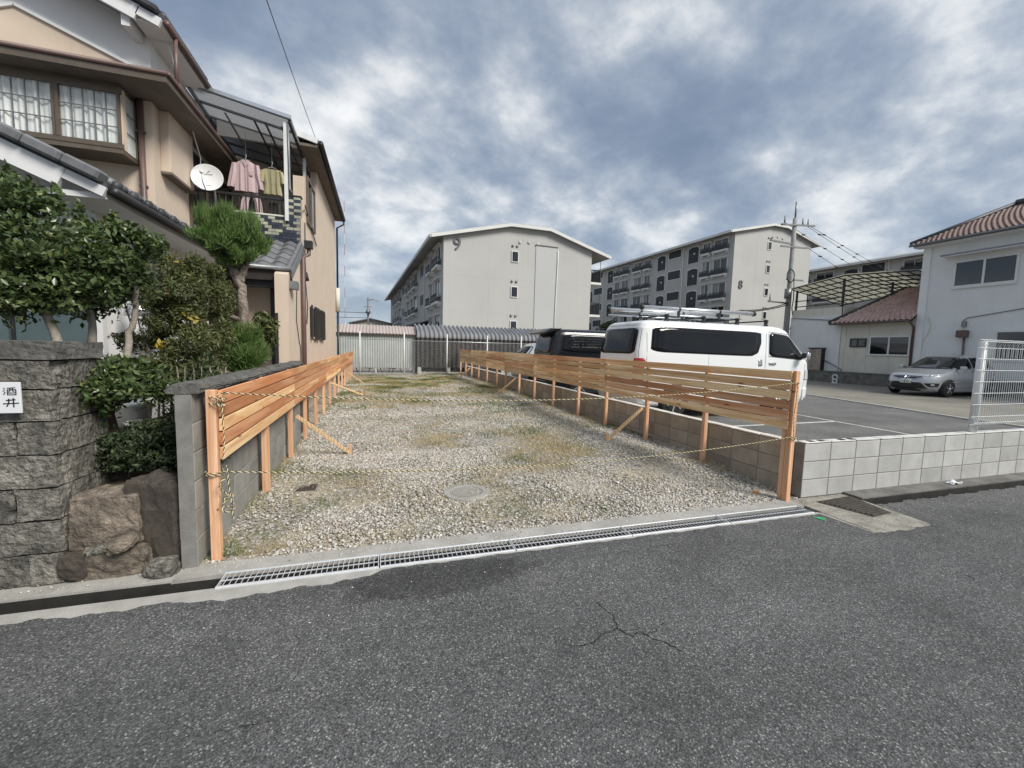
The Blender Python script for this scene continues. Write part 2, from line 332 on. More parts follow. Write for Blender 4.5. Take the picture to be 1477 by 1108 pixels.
# ------------------------------------------------------------------ mesh helpers
ORG = {}
def finish(o, parent):
    COL.objects.link(o)
    if parent is not None: o.parent = parent
    return o
def thing(name, label, cat, loc=(0, 0, 0), rotz=0.0, group=None):
    o = bpy.data.objects.new(name, None); o.empty_display_size = .2; COL.objects.link(o)
    o.location = loc; o.rotation_euler = (0, 0, rotz); tag(o, label, cat, group); ORG[o.name] = Vector(loc); return o
def tag(o, label=None, cat=None, group=None, kind=None):
    for k, v in (('label', label), ('category', cat), ('group', group), ('kind', kind)):
        if v: o[k] = v
    return o
def root_of(o):
    while o.parent: o = o.parent
    return o
class MB:
    def __init__(s): s.v = []; s.f = []
    def add(s, vs, fs):
        n = len(s.v); s.v.extend([tuple(p) for p in vs]); s.f.extend([tuple(i+n for i in f) for f in fs]); return s
    def box(s, x0, x1, y0, y1, z0, z1):
        return s.add([(x0, y0, z0), (x1, y0, z0), (x1, y1, z0), (x0, y1, z0), (x0, y0, z1), (x1, y0, z1), (x1, y1, z1), (x0, y1, z1)],
                     [(0, 3, 2, 1), (4, 5, 6, 7), (0, 1, 5, 4), (1, 2, 6, 5), (2, 3, 7, 6), (3, 0, 4, 7)])
    def bar(s, p, q, w, h, up=(0, 0, 1)):
        """rectangular bar from p to q, w across, h along up"""
        p, q = Vector(p), Vector(q); d = (q-p).normalized(); up = Vector(up)
        a = d.cross(up)
        if a.length < 1e-5: a = d.cross(Vector((1, 0, 0)))
        a.normalize(); u = a.cross(d).normalized(); a *= w/2; u *= h/2
        vs = [p-a-u, p+a-u, p+a+u, p-a+u, q-a-u, q+a-u, q+a+u, q-a+u]
        return s.add(vs, [(0, 1, 2, 3), (7, 6, 5, 4), (0, 4, 5, 1), (1, 5, 6, 2), (2, 6, 7, 3), (3, 7, 4, 0)])
    def tube(s, pts, r, n=8, cap=True):
        pts = [Vector(p) for p in pts]; rs = r if isinstance(r, (list, tuple)) else [r]*len(pts)
        base = len(s.v); prev = None
        for i, p in enumerate(pts):
            d = (pts[min(i+1, len(pts)-1)]-pts[max(i-1, 0)])
            d = d.normalized() if d.length > 1e-9 else Vector((0, 0, 1))
            if prev is None:
                a = d.cross(Vector((0, 0, 1)))
                if a.length < 1e-3: a = d.cross(Vector((1, 0, 0)))
            else: a = prev - d*prev.dot(d)
            a.normalize(); prev = a; b = d.cross(a)
            for k in range(n):
                t = 2*math.pi*k/n; q = p+(a*math.cos(t)+b*math.sin(t))*rs[i]; s.v.append(tuple(q))
        for i in range(len(pts)-1):
            for k in range(n):
                A = base+i*n+k; B = base+i*n+(k+1) % n; s.f.append((A, B, B+n, A+n))
        if cap:
            s.f.append(tuple(base+k for k in reversed(range(n)))); e = base+(len(pts)-1)*n; s.f.append(tuple(e+k for k in range(n)))
        return s
    def prism(s, poly, axis, a, b):
        """polygon in the two other axes (in xyz order) extruded along axis from a to b"""
        def mkp(p, t):
            return {'x': (t, p[0], p[1]), 'y': (p[0], t, p[1]), 'z': (p[0], p[1], t)}[axis]
        n = len(poly)
        vs = [mkp(p, a) for p in poly]+[mkp(p, b) for p in poly]
        fs = [tuple(range(n)), tuple(reversed(range(n, 2*n)))]+[(i, i+n, (i+1) % n+n, (i+1) % n) for i in range(n)]
        return s.add(vs, fs)
    def lathe(s, prof, c=(0, 0, 0), n=24, axis='z'):
        base = len(s.v); c = Vector(c)
        for r, z in prof:
            for k in range(n):
                t = 2*math.pi*k/n; x, y = r*math.cos(t), r*math.sin(t)
                s.v.append(tuple(c+Vector({'z': (x, y, z), 'y': (x, z, y), 'x': (z, x, y)}[axis])))
        for i in range(len(prof)-1):
            for k in range(n):
                A = base+i*n+k; B = base+i*n+(k+1) % n; s.f.append((A, B, B+n, A+n))
        s.f.append(tuple(base+k for k in reversed(range(n)))); e = base+(len(prof)-1)*n; s.f.append(tuple(e+k for k in range(n)))
        return s
    def sheet(s, fn, nu, nv, thick=None):
        base = len(s.v)
        for i in range(nu+1):
            for j in range(nv+1): s.v.append(tuple(fn(i/nu, j/nv)))
        for i in range(nu):
            for j in range(nv):
                a = base+i*(nv+1)+j; s.f.append((a, a+1, a+nv+2, a+nv+1))
        return s
    def mesh(s, name, off=Vector((0, 0, 0)), bevel=0, smooth=False, segs=1, recalc=True):
        me = bpy.data.meshes.new(name)
        me.from_pydata([tuple(Vector(p)-off) for p in s.v], [], s.f)
        if recalc or bevel:
            bm = bmesh.new(); bm.from_mesh(me)
            if recalc: bmesh.ops.recalc_face_normals(bm, faces=bm.faces)
            if bevel: bmesh.ops.bevel(bm, geom=list(bm.edges), offset=bevel, segments=segs, profile=.6, affect='EDGES', clamp_overlap=True)
            bm.to_mesh(me); bm.free()
        if smooth:
            me.polygons.foreach_set('use_smooth', [True]*len(me.polygons))
        me.update(); return me
    def build(s, name, m, parent=None, bevel=0, smooth=False, segs=1, local=False, recalc=True):
        off = Vector((0, 0, 0))
        if parent is not None and not local:
            off = ORG.get(root_of(parent).name, off)
        me = s.mesh(name, off, bevel, smooth, segs, recalc)
        if m: me.materials.append(M[m] if isinstance(m, str) else m)
        return finish(bpy.data.objects.new(name, me), parent)
def box(name, m, parent, x0, x1, y0, y1, z0, z1, bevel=0, local=False):
    return MB().box(min(x0, x1), max(x0, x1), min(y0, y1), max(y0, y1), min(z0, z1), max(z0, z1)).build(name, m, parent, bevel, local=local)
def piece(name, me, parent, loc, rot=(0, 0, 0), scale=(1, 1, 1), local=False):
    o = bpy.data.objects.new(name, me)
    off = Vector((0, 0, 0)) if (local or parent is None) else ORG.get(root_of(parent).name, Vector((0, 0, 0)))
    o.location = Vector(loc)-off; o.rotation_euler = rot; o.scale = scale
    return finish(o, parent)
def copy_tree(o, parent=None):
    c = o.copy(); COL.objects.link(c); c.parent = parent
    for ch in list(o.children): copy_tree(ch, c)
    return c
def struct(o): o['kind'] = 'structure'; return o
def smooth01(t): t = min(1, max(0, t)); return t*t*(3-2*t)
def blockmesh(name, sx, sy, sz, m, bevel=.005, rough=0.0):
    me = MB().box(-sx/2, sx/2, -sy/2, sy/2, 0, sz).mesh(name, bevel=bevel)
    me.materials.append(M[m])
    return me
def rockmesh(name, sx, sy, sz, m, cut=3, amp=.25, seed=0, flat=0.0):
    """rough-faced stone: subdivided box pushed about by noise"""
    bm = bmesh.new(); bmesh.ops.create_cube(bm, size=1)
    bmesh.ops.subdivide_edges(bm, edges=bm.edges, cuts=cut, use_grid_fill=True)
    r = random.Random(seed); from mathutils import noise as mn
    for v in bm.verts:
        p = v.co.copy(); n = p.normalized()
        q = p*(1-flat)+n*.62*flat
        d = mn.noise(Vector((p.x*2.1+seed*3.7, p.y*2.1, p.z*2.1)))*amp*.6+mn.noise(Vector((p.x*6+seed, p.y*6, p.z*6)))*amp*.3
        d += (.5-abs(mn.noise(Vector((p.x*3.3+seed*1.7, p.y*3.3+5, p.z*3.3)))))*amp*.35-abs(mn.noise(Vector((p.x*9+seed, p.y*9, p.z*9+3))))*amp*.22
        q = q*(1+d*.5)
        v.co = Vector((q.x*sx, q.y*sy, q.z*sz))
    me = bpy.data.meshes.new(name); bm.to_mesh(me); bm.free(); me.materials.append(M[m]); return me
def text_mesh(name, body, size, m, depth=.003, bold=0.0):
    cu = bpy.data.curves.new(name, 'FONT'); cu.body = body; cu.size = size; cu.extrude = depth; cu.align_x = 'CENTER'; cu.align_y = 'CENTER'; cu.offset = bold
    t = bpy.data.objects.new(name, cu); COL.objects.link(t); bpy.context.view_layer.update()
    me = bpy.data.meshes.new_from_object(t); bpy.data.objects.remove(t); bpy.data.curves.remove(cu)
    me.materials.clear(); me.materials.append(M[m]); return me
def np_mesh(name, verts, faces, m, tint=None, k=None, smooth=False):
    me = bpy.data.meshes.new(name); nv = len(verts); nf = len(faces); k = faces.shape[1]
    me.vertices.add(nv); me.vertices.foreach_set('co', verts.astype(np.float32).ravel())
    me.loops.add(nf*k); me.loops.foreach_set('vertex_index', faces.astype(np.int32).ravel())
    me.polygons.add(nf); me.polygons.foreach_set('loop_start', np.arange(nf, dtype=np.int32)*k)
    if smooth: me.polygons.foreach_set('use_smooth', np.ones(nf, dtype=bool))
    me.update(calc_edges=True)
    if tint is not None:
        a = me.attributes.new('tint', 'FLOAT', 'POINT'); a.data.foreach_set('value', tint.astype(np.float32))
    me.materials.append(M[m]); return me
def vnoise(x, y, seed=0):
    """smooth value noise for numpy arrays"""
    xi = np.floor(x).astype(int); yi = np.floor(y).astype(int); fx = x-xi; fy = y-yi
    fx = fx*fx*(3-2*fx); fy = fy*fy*(3-2*fy)
    def h(a, b):
        n = (a*374761393+b*668265263+seed*69069) & 0x7fffffff; n = ((n ^ (n >> 13))*1274126177) & 0x7fffffff
        return (n & 0xffff)/65535.0
    return (h(xi, yi)*(1-fx)+h(xi+1, yi)*fx)*(1-fy)+(h(xi, yi+1)*(1-fx)+h(xi+1, yi+1)*fx)*fy
def fbm(x, y, seed=0, o=4):
    t = 0; a = .5
    for i in range(o): t = t+a*vnoise(x*2**i, y*2**i, seed+i*17); a *= .5
    return t/(1-.5**o)
# ================================================================== SETTING: ground, road, drains, lot
def rect_sheet(name, m, x0, x1, y0, y1, z):
    o = MB().add([(x0, y0, z), (x1, y0, z), (x1, y1, z), (x0, y1, z)], [(0, 1, 2, 3)]).build(name, m); return struct(o)
rect_sheet('ground', 'soil', -900, 900, -600, 1500, -.45)

def road_edge(x):
    j = .012*math.sin(x*9.1)+.010*math.sin(x*23.7+1)+.008*math.sin(x*51+2)
    if x < -1.15: e = 2.865
    elif x < -.35: e = 2.83+.02*(x+1.15)
    elif x < .1: e = 2.846+(x+.35)*.22
    elif x < 4.22: e = 2.943; j *= .5
    elif x < 5.06: e = 2.462
    else: e = 2.985; j *= 1.4
    return e+j
xs = [-40, -20, -10, -6]+list(np.arange(-4, 9, .04))+[10, 14, 20, 40, 70]
mb = MB(); vs = []; fs = []
for i, x in enumerate(xs): vs += [(x, -14, 0), (x, road_edge(x), 0)]
for i in range(len(xs)-1): fs.append((2*i, 2*i+2, 2*i+3, 2*i+1))
road = struct(mb.add(vs, fs).build('road', 'asphalt'))
def crack(pts, w):
    mb = MB(); full = []
    for a, b in zip(pts, pts[1:]):
        for k in range(5):
            t = k/5; full.append(Vector((a[0]+(b[0]-a[0])*t+random.uniform(-.006, .006), a[1]+(b[1]-a[1])*t+random.uniform(-.006, .006), .003)))
    full.append(Vector((*pts[-1], .003))); n = len(full); vs = []
    for i, p in enumerate(full):
        d = (full[min(i+1, n-1)]-full[max(i-1, 0)]).normalized(); s = Vector((-d.y, d.x, 0))
        ww = w*(.35+random.random()*.9)*min(1, (n-i)/6+.1); vs += [p-s*ww, p+s*ww]
    mb.add(vs, [(2*i, 2*i+1, 2*i+3, 2*i+2) for i in range(n-1)])
    o = mb.build('crack', 'crack', road); return o
crack([(1.285, 2.213), (1.302, 2.15), (1.311, 2.054), (1.3, 1.996), (1.284, 1.949), (1.298, 1.913), (1.325, 1.871), (1.383, 1.893), (1.413, 1.866), (1.426, 1.816), (1.477, 1.787), (1.498, 1.736), (1.521, 1.67)], .0032)
crack([(1.284, 1.949), (1.23, 1.94), (1.167, 1.933), (1.094, 1.884), (1.013, 1.879), (.93, 1.914)], .003)
crack([(1.425, 1.866), (1.484, 1.879), (1.557, 1.917), (1.595, 1.933)], .0018)
crack([(-.549, 1.829), (-.498, 1.824), (-.463, 1.838)], .0018)
crack([(4.10, 1.85), (4.11, 1.771), (4.05, 1.668)], .002)

# drains along the road edge
def slab(name, m, x0, x1, y0, y1, z0, z1): return struct(box(name, m, None, x0, x1, y0, y1, z0, z1))
slab('drain_edge', 'concrete', -40, 4.23, 2.3, 2.985, -.30, -.004)
slab('drain_edge', 'concrete_rough', 4.23, 70, 2.3, 2.975, -.30, -.005)
slab('drain_bed', 'drain_black', -40, 70, 2.2, 3.4, -.40, -.26)
slab('drain_edge', 'concrete', -1.32, 4.26, 3.1475, 3.335, -.30, .001)
slab('drain_edge', 'concrete', -40, -1.32, 3.145, 4.0, -.30, -.002)
slab('drain_edge', 'concrete_dark', 5.08, 70, 3.115, 3.34, -.30, .025)
slab('concrete_pad', 'concrete_rough', 4.27, 5.08, 2.40, 3.34, -.30, -.001)
# thin black sheets that paint shade onto the drain's inner faces
slab('drain_shade_sheet', 'drain_black', -40, -1.325, 3.139, 3.1445, -.26, -.016)
slab('drain_shade_sheet', 'drain_black', -1.325, 4.26, 3.1405, 3.147, -.26, -.026)
slab('drain_shade_sheet', 'drain_black', -40, 4.22, 2.986, 2.992, -.26, -.03)
slab('drain_shade_sheet', 'drain_black', 5.085, 9.2, 3.106, 3.1145, -.26, .012)
# parking lot and the earth strip beyond it
slab('parking_lot', 'parking_asphalt', 4.54, 16.2, 3.46, 24, -.3, .10)
mb = MB()
slab('earth_strip', 'dirt_lot', 16.2, 40, 3.46, 24, -.3, .09)
mb = MB().prism([(13.6, 3.6), (13.95, 6.4), (15.27, 11.13), (16.6, 16), (16.6, 23.9), (30, 23.9), (30, 3.6)], 'z', .085, .104)
struct(mb.build('earth_strip', 'dirt_lot'))
mb = MB()
for a, b in (((13.6, 3.6), (13.95, 6.4)), ((13.95, 6.4), (15.27, 11.13)), ((15.27, 11.13), (16.6, 16))):
    mb.bar((a[0]-.05, a[1], .11), (b[0]-.05, b[1], .11), .10, .05)
struct(mb.build('kerb_strip', 'concrete_pale'))
def line(a, b, w=.07):
    o = MB().bar((*a, .1025), (*b, .1025), w, .003).build('parking_line', 'paint_line'); return struct(o)
line((4.9, 6.62), (9.89, 6.77)); line((9.75, 3.6), (9.89, 6.77)); line((9.89, 6.77), (10.2, 12.5)); line((4.9, 9.6), (10.05, 9.72)); line((4.9, 12.6), (10.2, 12.7))

def lotz(x, y):
    f = smooth01((y-3.35)/1.6)
    return f*(.02+.11*smooth01((x-.3)/3.6))+.055*smooth01((y-6)/9)
LX0, LX1 = (lambda y: -1.62 if y > 7.3 else -1.24), (lambda y: 4.42-.02*(y-3.4))
vs = []; fs = []; nx, ny = 40, 60
for j in range(ny+1):
    y = 3.33+(21.6-3.33)*(j/ny)**1.3
    for i in range(nx+1):
        x = LX0(y)+(LX1(y)-LX0(y))*i/nx
        vs.append((x, y, lotz(x, y)-.004+(.012*math.sin(x*5)*math.sin(y*4.1) if j > 1 else 0)))
for j in range(ny):
    for i in range(nx): a = j*(nx+1)+i; fs.append((a, a+1, a+nx+2, a+nx+1))
struct(MB().add(vs, fs).build('gravel_lot', 'lot_ground', smooth=True))
rect_sheet('back_yard', 'dirt_lot', -30, 30, 21.55, 33, .03)
slab('planting_bed', 'soil', -4.4, -1.33, 3.62, 8.6, -.2, .52)

# ---- loose stones
def patchiness(x, y):
    n = fbm(x*.75+3.3, y*.75+1.7, 5, 4); s = np.clip((n-.30)/.34, 0, 1)
    bare = np.exp(-(((x-2.5)/1.7)**2+((y-4.7)/.95)**2))*.75+np.exp(-(((x-1.3)/1.9)**2+((y-6.4)/.55)**2))*.6+np.exp(-(((x+.3)/1.0)**2+((y-9.5)/1.6)**2))*.5
    bare = bare+np.exp(-(((x+.75)/.5)**2+((y-5.1)/.55)**2))*.5+np.exp(-(((x+.95)/.28)**2+((y-3.6)/.3)**2))*.35+np.exp(-(((x-1.3)/.35)**2+((y-4.2)/.5)**2))*.5
    edge = np.clip((x+1.35)/.5, 0, 1)*np.clip((4.3-x)/.9, 0.1, 1)
    far = np.clip((y-9)/7, 0, 1)*.6
    return np.clip((s*1.15-bare-far)*(.35+.65*edge)+.12, .06, 1)
def pebbles(n, y0, y1, smin, smax, seed):
    r = np.random.default_rng(seed)
    y = y0+(y1-y0)*r.random(n*2)**1.15; x = -1.3+(5.7)*r.random(n*2)
    x = np.where((y > 7.3), x-.25*(r.random(n*2) < .1), x)
    keep = (r.random(n*2) < patchiness(x, y)) & (x < 4.40-.02*(y-3.4)) & (x > np.where(y > 7.3, -1.6, -1.21))
    keep &= ~(((x-.86)**2+(y-4.29)**2) < .235**2)
    keep &= ~((abs(x+.775) < .12) & (abs(y-4.83) < .15))
    x, y = x[keep][:n], y[keep][:n]; m = len(x)
    return x, y, smin+(smax-smin)*r.random(m)**2.2, r
ico = bmesh.new(); bmesh.ops.create_icosphere(ico, subdivisions=1, radius=1)
IV = np.array([v.co[:] for v in ico.verts]); IF = np.array([[v.index for v in f.verts] for f in ico.faces]); ico.free()
def pebble_mesh(specs):
    Vs, Fs, Ts, base = [], [], [], 0
    for x, y, s, r in specs:
        m = len(x); z = np.array([lotz(a, b) for a, b in zip(x, y)])
        P = IV[None]*(1+r.uniform(-.28, .28, (m, 12, 1)))
        P = P*np.stack([r.uniform(.75, 1.35, m), r.uniform(.6, 1.0, m), r.uniform(.5, .85, m)], 1)[:, None, :]
        t = r.uniform(-.5, .5, m); c, q = np.cos(t)[:, None], np.sin(t)[:, None]
        P = np.stack([P[..., 0], P[..., 1]*c-P[..., 2]*q, P[..., 1]*q+P[..., 2]*c], 2)
        t = r.uniform(0, 6.28, m); c, q = np.cos(t)[:, None], np.sin(t)[:, None]
        P = np.stack([P[..., 0]*c-P[..., 1]*q, P[..., 0]*q+P[..., 1]*c, P[..., 2]], 2)*s[:, None, None]
        P += np.stack([x, y, z+s*r.uniform(-.1, .55, m)], 1)[:, None, :]
        Vs.append(P.reshape(-1, 3)); Fs.append((IF[None]+(np.arange(m)*12)[:, None, None]+base).reshape(-1, 3)); base += m*12
        Ts.append(np.repeat(r.random(m), 12))
    return np_mesh('gravel', np.concatenate(Vs), np.concatenate(Fs), 'pebble', np.concatenate(Ts))
gm = pebble_mesh([pebbles(43000, 3.33, 6.2, .0045, .017, 1), pebbles(24000, 6.0, 9.5, .007, .020, 2), pebbles(16000, 9.3, 14.5, .010, .025, 3), pebbles(8000, 14, 21.4, .014, .032, 4)])
rs = np.random.default_rng(9)
def strays(n, x0, x1, y0, y1, a, b, seed):
    r = np.random.default_rng(seed); return x0+(x1-x0)*r.random(n), y0+(y1-y0)*r.random(n), a+(b-a)*r.random(n)**2, r
gm_strays = pebble_mesh([strays(420, -1.2, 4.2, 3.17, 3.34, .003, .010, 31), strays(160, -1.2, 4.2, 2.35, 2.93, .002, .006, 32), strays(160, -3.0, -1.3, 3.16, 3.33, .003, .010, 33), strays(120, 4.3, 8, 3.13, 3.30, .003, .009, 34), strays(120, 4.3, 8, 2.5, 2.96, .002, .007, 35)])
for mm_ in (gm_strays,): mm_.name = 'grit'
tag(finish(bpy.data.objects.new('grit', gm_strays), None), 'loose grit scattered along the drain edges and road', 'grit', kind='stuff')
tag(finish(bpy.data.objects.new('gravel', gm), None), 'pale grey crushed stone scattered over the empty lot', 'gravel', kind='stuff')

# ---- dry grass and weeds
def grass():
    r = np.random.default_rng(11); n = 420000
    y = 3.4+18*r.random(n)**1.25; x = -1.3+5.7*r.random(n)
    g = fbm(x*1.1+9.1, y*1.1+4.2, 23, 4); bare = 1-patchiness(x, y)
    strip = np.exp(-((y-12.5)/3.5)**2)*.6+np.exp(-(((x-1.6)/1.7)**2+((y-6.6)/.8)**2))*.38+np.exp(-(((x-2.6)/1.5)**2+((y-5.0)/.9)**2))*.34+np.exp(-((y-18)/2)**2)*.5+np.exp(-((x-4.25+.02*(y-3.4))/.14)**2)*.9+np.exp(-((x+1.2)/.10)**2)*.7
    p = np.clip((g-.40)*3.0, 0, 1)*np.clip(bare*.55+strip, 0, 1)+.004
    k = (r.random(n) < p) & (x < 4.38-.02*(y-3.4)) & (((x-.86)**2+(y-4.29)**2) > .26**2)
    x, y = x[k][:80000], y[k][:80000]; m = len(x); g = g[k][:80000]
    z = np.array([lotz(a, b) for a, b in zip(x, y)]); h = r.uniform(.012, .042, m)*(1+y*.045)
    a = r.uniform(0, 6.28, m); w = r.uniform(.0018, .004, m)*(1+y*.09); lean = r.uniform(.2, 1.5, m)*h; b = r.uniform(0, 6.28, m)
    dx, dy = np.cos(a)*w, np.sin(a)*w
    V = np.stack([np.stack([x-dx, y-dy, z], 1), np.stack([x+dx, y+dy, z], 1), np.stack([x+np.cos(b)*lean, y+np.sin(b)*lean, z+h], 1)], 1).reshape(-1, 3)
    F = np.arange(m*3).reshape(-1, 3)
    green = fbm(x*2.3, y*2.3, 77, 3)
    t = np.clip(.9-(green-.42)*3.2+r.uniform(-.25, .25, m), 0, 1)
    return np_mesh('grass', V, F, 'grass_dry', np.repeat(t, 3))
tag(finish(bpy.data.objects.new('grass', grass()), None), 'short dry grass and weeds growing through the gravel', 'grass', kind='stuff')

# ================================================================== steel grating over the drain
bar_me = blockmesh('crossbar', .0042, .188, .005, 'galvanised', .0008)
joints = [-1.025, -.02, 1.0, 2.05, 3.11, 4.17]
place = ['leftmost steel drain grating, beside the open gutter at the stone wall', 'second steel drain grating from the stone wall, beside the dark asphalt patch',
         'middle steel drain grating of the five across the lot entrance', 'fourth steel drain grating from the stone wall', 'rightmost steel drain grating, at the foot of the right fence post']
for i in range(5):
    x0, x1 = joints[i]+.004, joints[i+1]-.004
    t = thing('drain_grating', place[i], 'grating', ((x0+x1)/2, 3.07, 0), 0, 'steel gratings across the lot entrance')
    mb = MB().box(x0, x1, 2.966, 2.986, -.012, .008).box(x0, x1, 3.150, 3.166, -.024, .006)
    mb.box(x0, x0+.006, 2.986, 3.150, -.024, .005).box(x1-.006, x1, 2.986, 3.150, -.024, .005)
    mb.build('frame', 'galvanised', t, .0015)
    MB().box(x0+.006, x1-.006, 3.056, 3.0605, -.003, .0045).build('centre_bar', 'galvanised', t)
    n = 29
    for k in range(1, n):
        piece('crossbar', bar_me, t, (x0+(x1-x0)*k/n, 3.0715, -.001))

# ---- manhole and small covers
t = thing('manhole', 'round pale manhole cover with ribs set in the gravel', 'manhole', (.86, 4.29, lotz(.86, 4.29)))
zc_ = lotz(.86, 4.29)
ring = MB()
ring.lathe([(.175, zc_-.03), (.175, zc_+.012), (.182, zc_+.016), (.236, zc_+.012), (.240, zc_+.004), (.240, zc_-.03)], (.86, 4.29, 0), 40)
ring.f = [f for f in ring.f if len(f) == 4]; ring.build('ring', 'concrete', t)
MB().lathe([(.166, zc_-.03), (.171, zc_+.008), (.166, zc_+.010), (.150, zc_+.006), (.02, zc_+.006)], (.86, 4.29, 0), 40).build('lid', 'iron_pale', t)
for k in range(-8, 9):
    o_ = k*.0175; h = math.sqrt(max(0, .146**2-o_**2)); d = Vector((.55, .83, 0)).normalized(); s = Vector((-d.y, d.x, 0)); c = Vector((.86, 4.29, zc_+.0095))+s*o_
    if h > .02: MB().bar(c-d*h, c+d*h, .007, .006).build('rib', 'iron_pale', t)
t = thing('meter_cover', 'small rusty iron cover lying in the gravel near left fence', 'cover', (-.775, 4.83, lotz(-.775, 4.83)))
MB().box(-.87, -.68, 4.72, 4.94, -.01, .022).build('lid', 'iron_rust', t, .003)
for k in range(5): MB().box(-.85, -.70, 4.755+k*.035, 4.765+k*.035, .0222, .027).build('rib', 'iron_rust', t)
t = thing('drain_cover', 'weathered iron slotted drain cover beside the grey block wall', 'drain cover', (4.83, 3.0, 0))
q = [(4.50, 3.20), (5.08, 3.24), (4.97, 2.775), (4.66, 2.745)]
MB().prism(q, 'z', -.02, .006).build('plate', 'iron_rust', t, .002)
for k in range(11):
    a = Vector((4.53, 3.175, .009)).lerp(Vector((4.675, 2.77, .009)), k/10); b = Vector((5.04, 3.21, .009)).lerp(Vector((4.95, 2.80, .009)), k/10)
    MB().bar(a, b, .022, .012).build('slat', 'iron', t)
# litter
mb = MB().bar((4.04, 2.89, .006), (4.075, 2.79, .006), .016, .003).bar((4.06, 2.86, .009), (4.11, 2.82, .009), .014, .003)
tag(mb.build('tape_scrap', 'green_tape'), 'bright green scrap of tape on the road by grating end', 'tape')
mb = MB().sheet(lambda u, v: (6.76+u*.22, 3.16+v*.10+.02*u, .035+.03*math.sin(u*7)*math.sin(v*5+1)), 8, 5)
tag(mb.build('paper_scrap', 'sign_white'), 'crumpled white paper scrap on the drain kerb', 'litter')
br = rockmesh('brick_scrap', .055, .035, .03, 'brick_scrap', 2, .2, 3, .3)
o = piece('brick_scrap', br, None, (4.05, 3.56, lotz(4.05, 3.56)+.012)); tag(o, 'small orange brick fragment on the gravel by right fence', 'litter')

# ================================================================== block walls
def block_wall(name, label, p0, p1, thick, courses, m, side, first=.4, mort='mortar', z0=0.0, bl=.4, ch=.2, jitter=0.0):
    p0, p1 = Vector((*p0, 0)), Vector((*p1, 0)); d = (p1-p0); L = d.length; d.normalize(); rz = math.atan2(d.y, d.x); nrm = Vector((-d.y, d.x, 0))
    t = thing(name, label, 'wall', (p0.x, p0.y, z0), rz)
    box('mortar_core', mort, t, .004, L-.004, -thick/2+.004, thick/2-.004, 0, courses*ch-.004, local=True)
    me = blockmesh('concrete_block', bl-.010, thick, ch-.010, m, .004)
    nb = int(math.ceil(L/bl))
    for c in range(courses):
        for k in range(nb):
            a, b = k*bl, min(L, (k+1)*bl)
            if b-a < .03: continue
            o = piece('concrete_block', me, t, ((a+b)/2, random.uniform(-jitter, jitter), c*ch+.004), scale=((b-a-.010)/(bl-.010), 1, 1), local=True)
    return t
RW = block_wall('block_wall', 'low new grey block wall along the street beside the parking', (4.43, 3.385), (13.2, 3.385), .12, 3, 'block_new', 1, z0=.005, ch=.203)
mb = MB()
for k in range(22): mb.box(.02+k*.4, .40+k*.4, -.058, .056, .611, .619+.004*random.random())
mb.build('mortar_top', 'mortar_white', RW, .004, local=True)
for k in (0, 1, 3, 4): box('core_hole', 'drain_black', RW, .12+.16*k, .19+.16*k, -.03, .03, .619, .6245, local=True)
OW = block_wall('block_wall', 'old brownish low block wall behind the right wooden fence', (4.455, 3.47), (4.10, 21.2), .12, 3, 'block_old', 1, z0=.0, ch=.2, jitter=.003)
mb = MB()
for k in range(44): mb.box(.01+k*.4, .40+k*.4, -.06, .06, .601, .615+.006*random.random())
mb.build('mortar_top', 'mortar_white', OW, .004, local=True)
LW = block_wall('block_wall', 'weathered grey block wall with stone coping at the left of the lot', (-1.275, 3.29), (-1.30, 7.3), .10, 6, 'block_grey', 1, z0=-.0, ch=.203, jitter=.002)
cx = 0
while cx < 4.0:
    L = random.uniform(.42, .62); mb = MB().prism([(-.095, 1.219), (.095, 1.219), (.10, 1.245), (.055, 1.285), (-.055, 1.288), (-.10, 1.25)], 'x', cx, min(cx+L-.006, 4.04))
    o = mb.build('coping_stone', None, LW, local=True); me = o.data; bm = bmesh.new(); bm.from_mesh(me)
    bmesh.ops.subdivide_edges(bm, edges=bm.edges, cuts=3, use_grid_fill=True)
    for v in bm.verts: v.co += Vector((0, random.uniform(-.006, .006), random.uniform(-.006, .006)))
    bm.to_mesh(me); bm.free(); me.materials.append(M['cap_stone']); cx += L

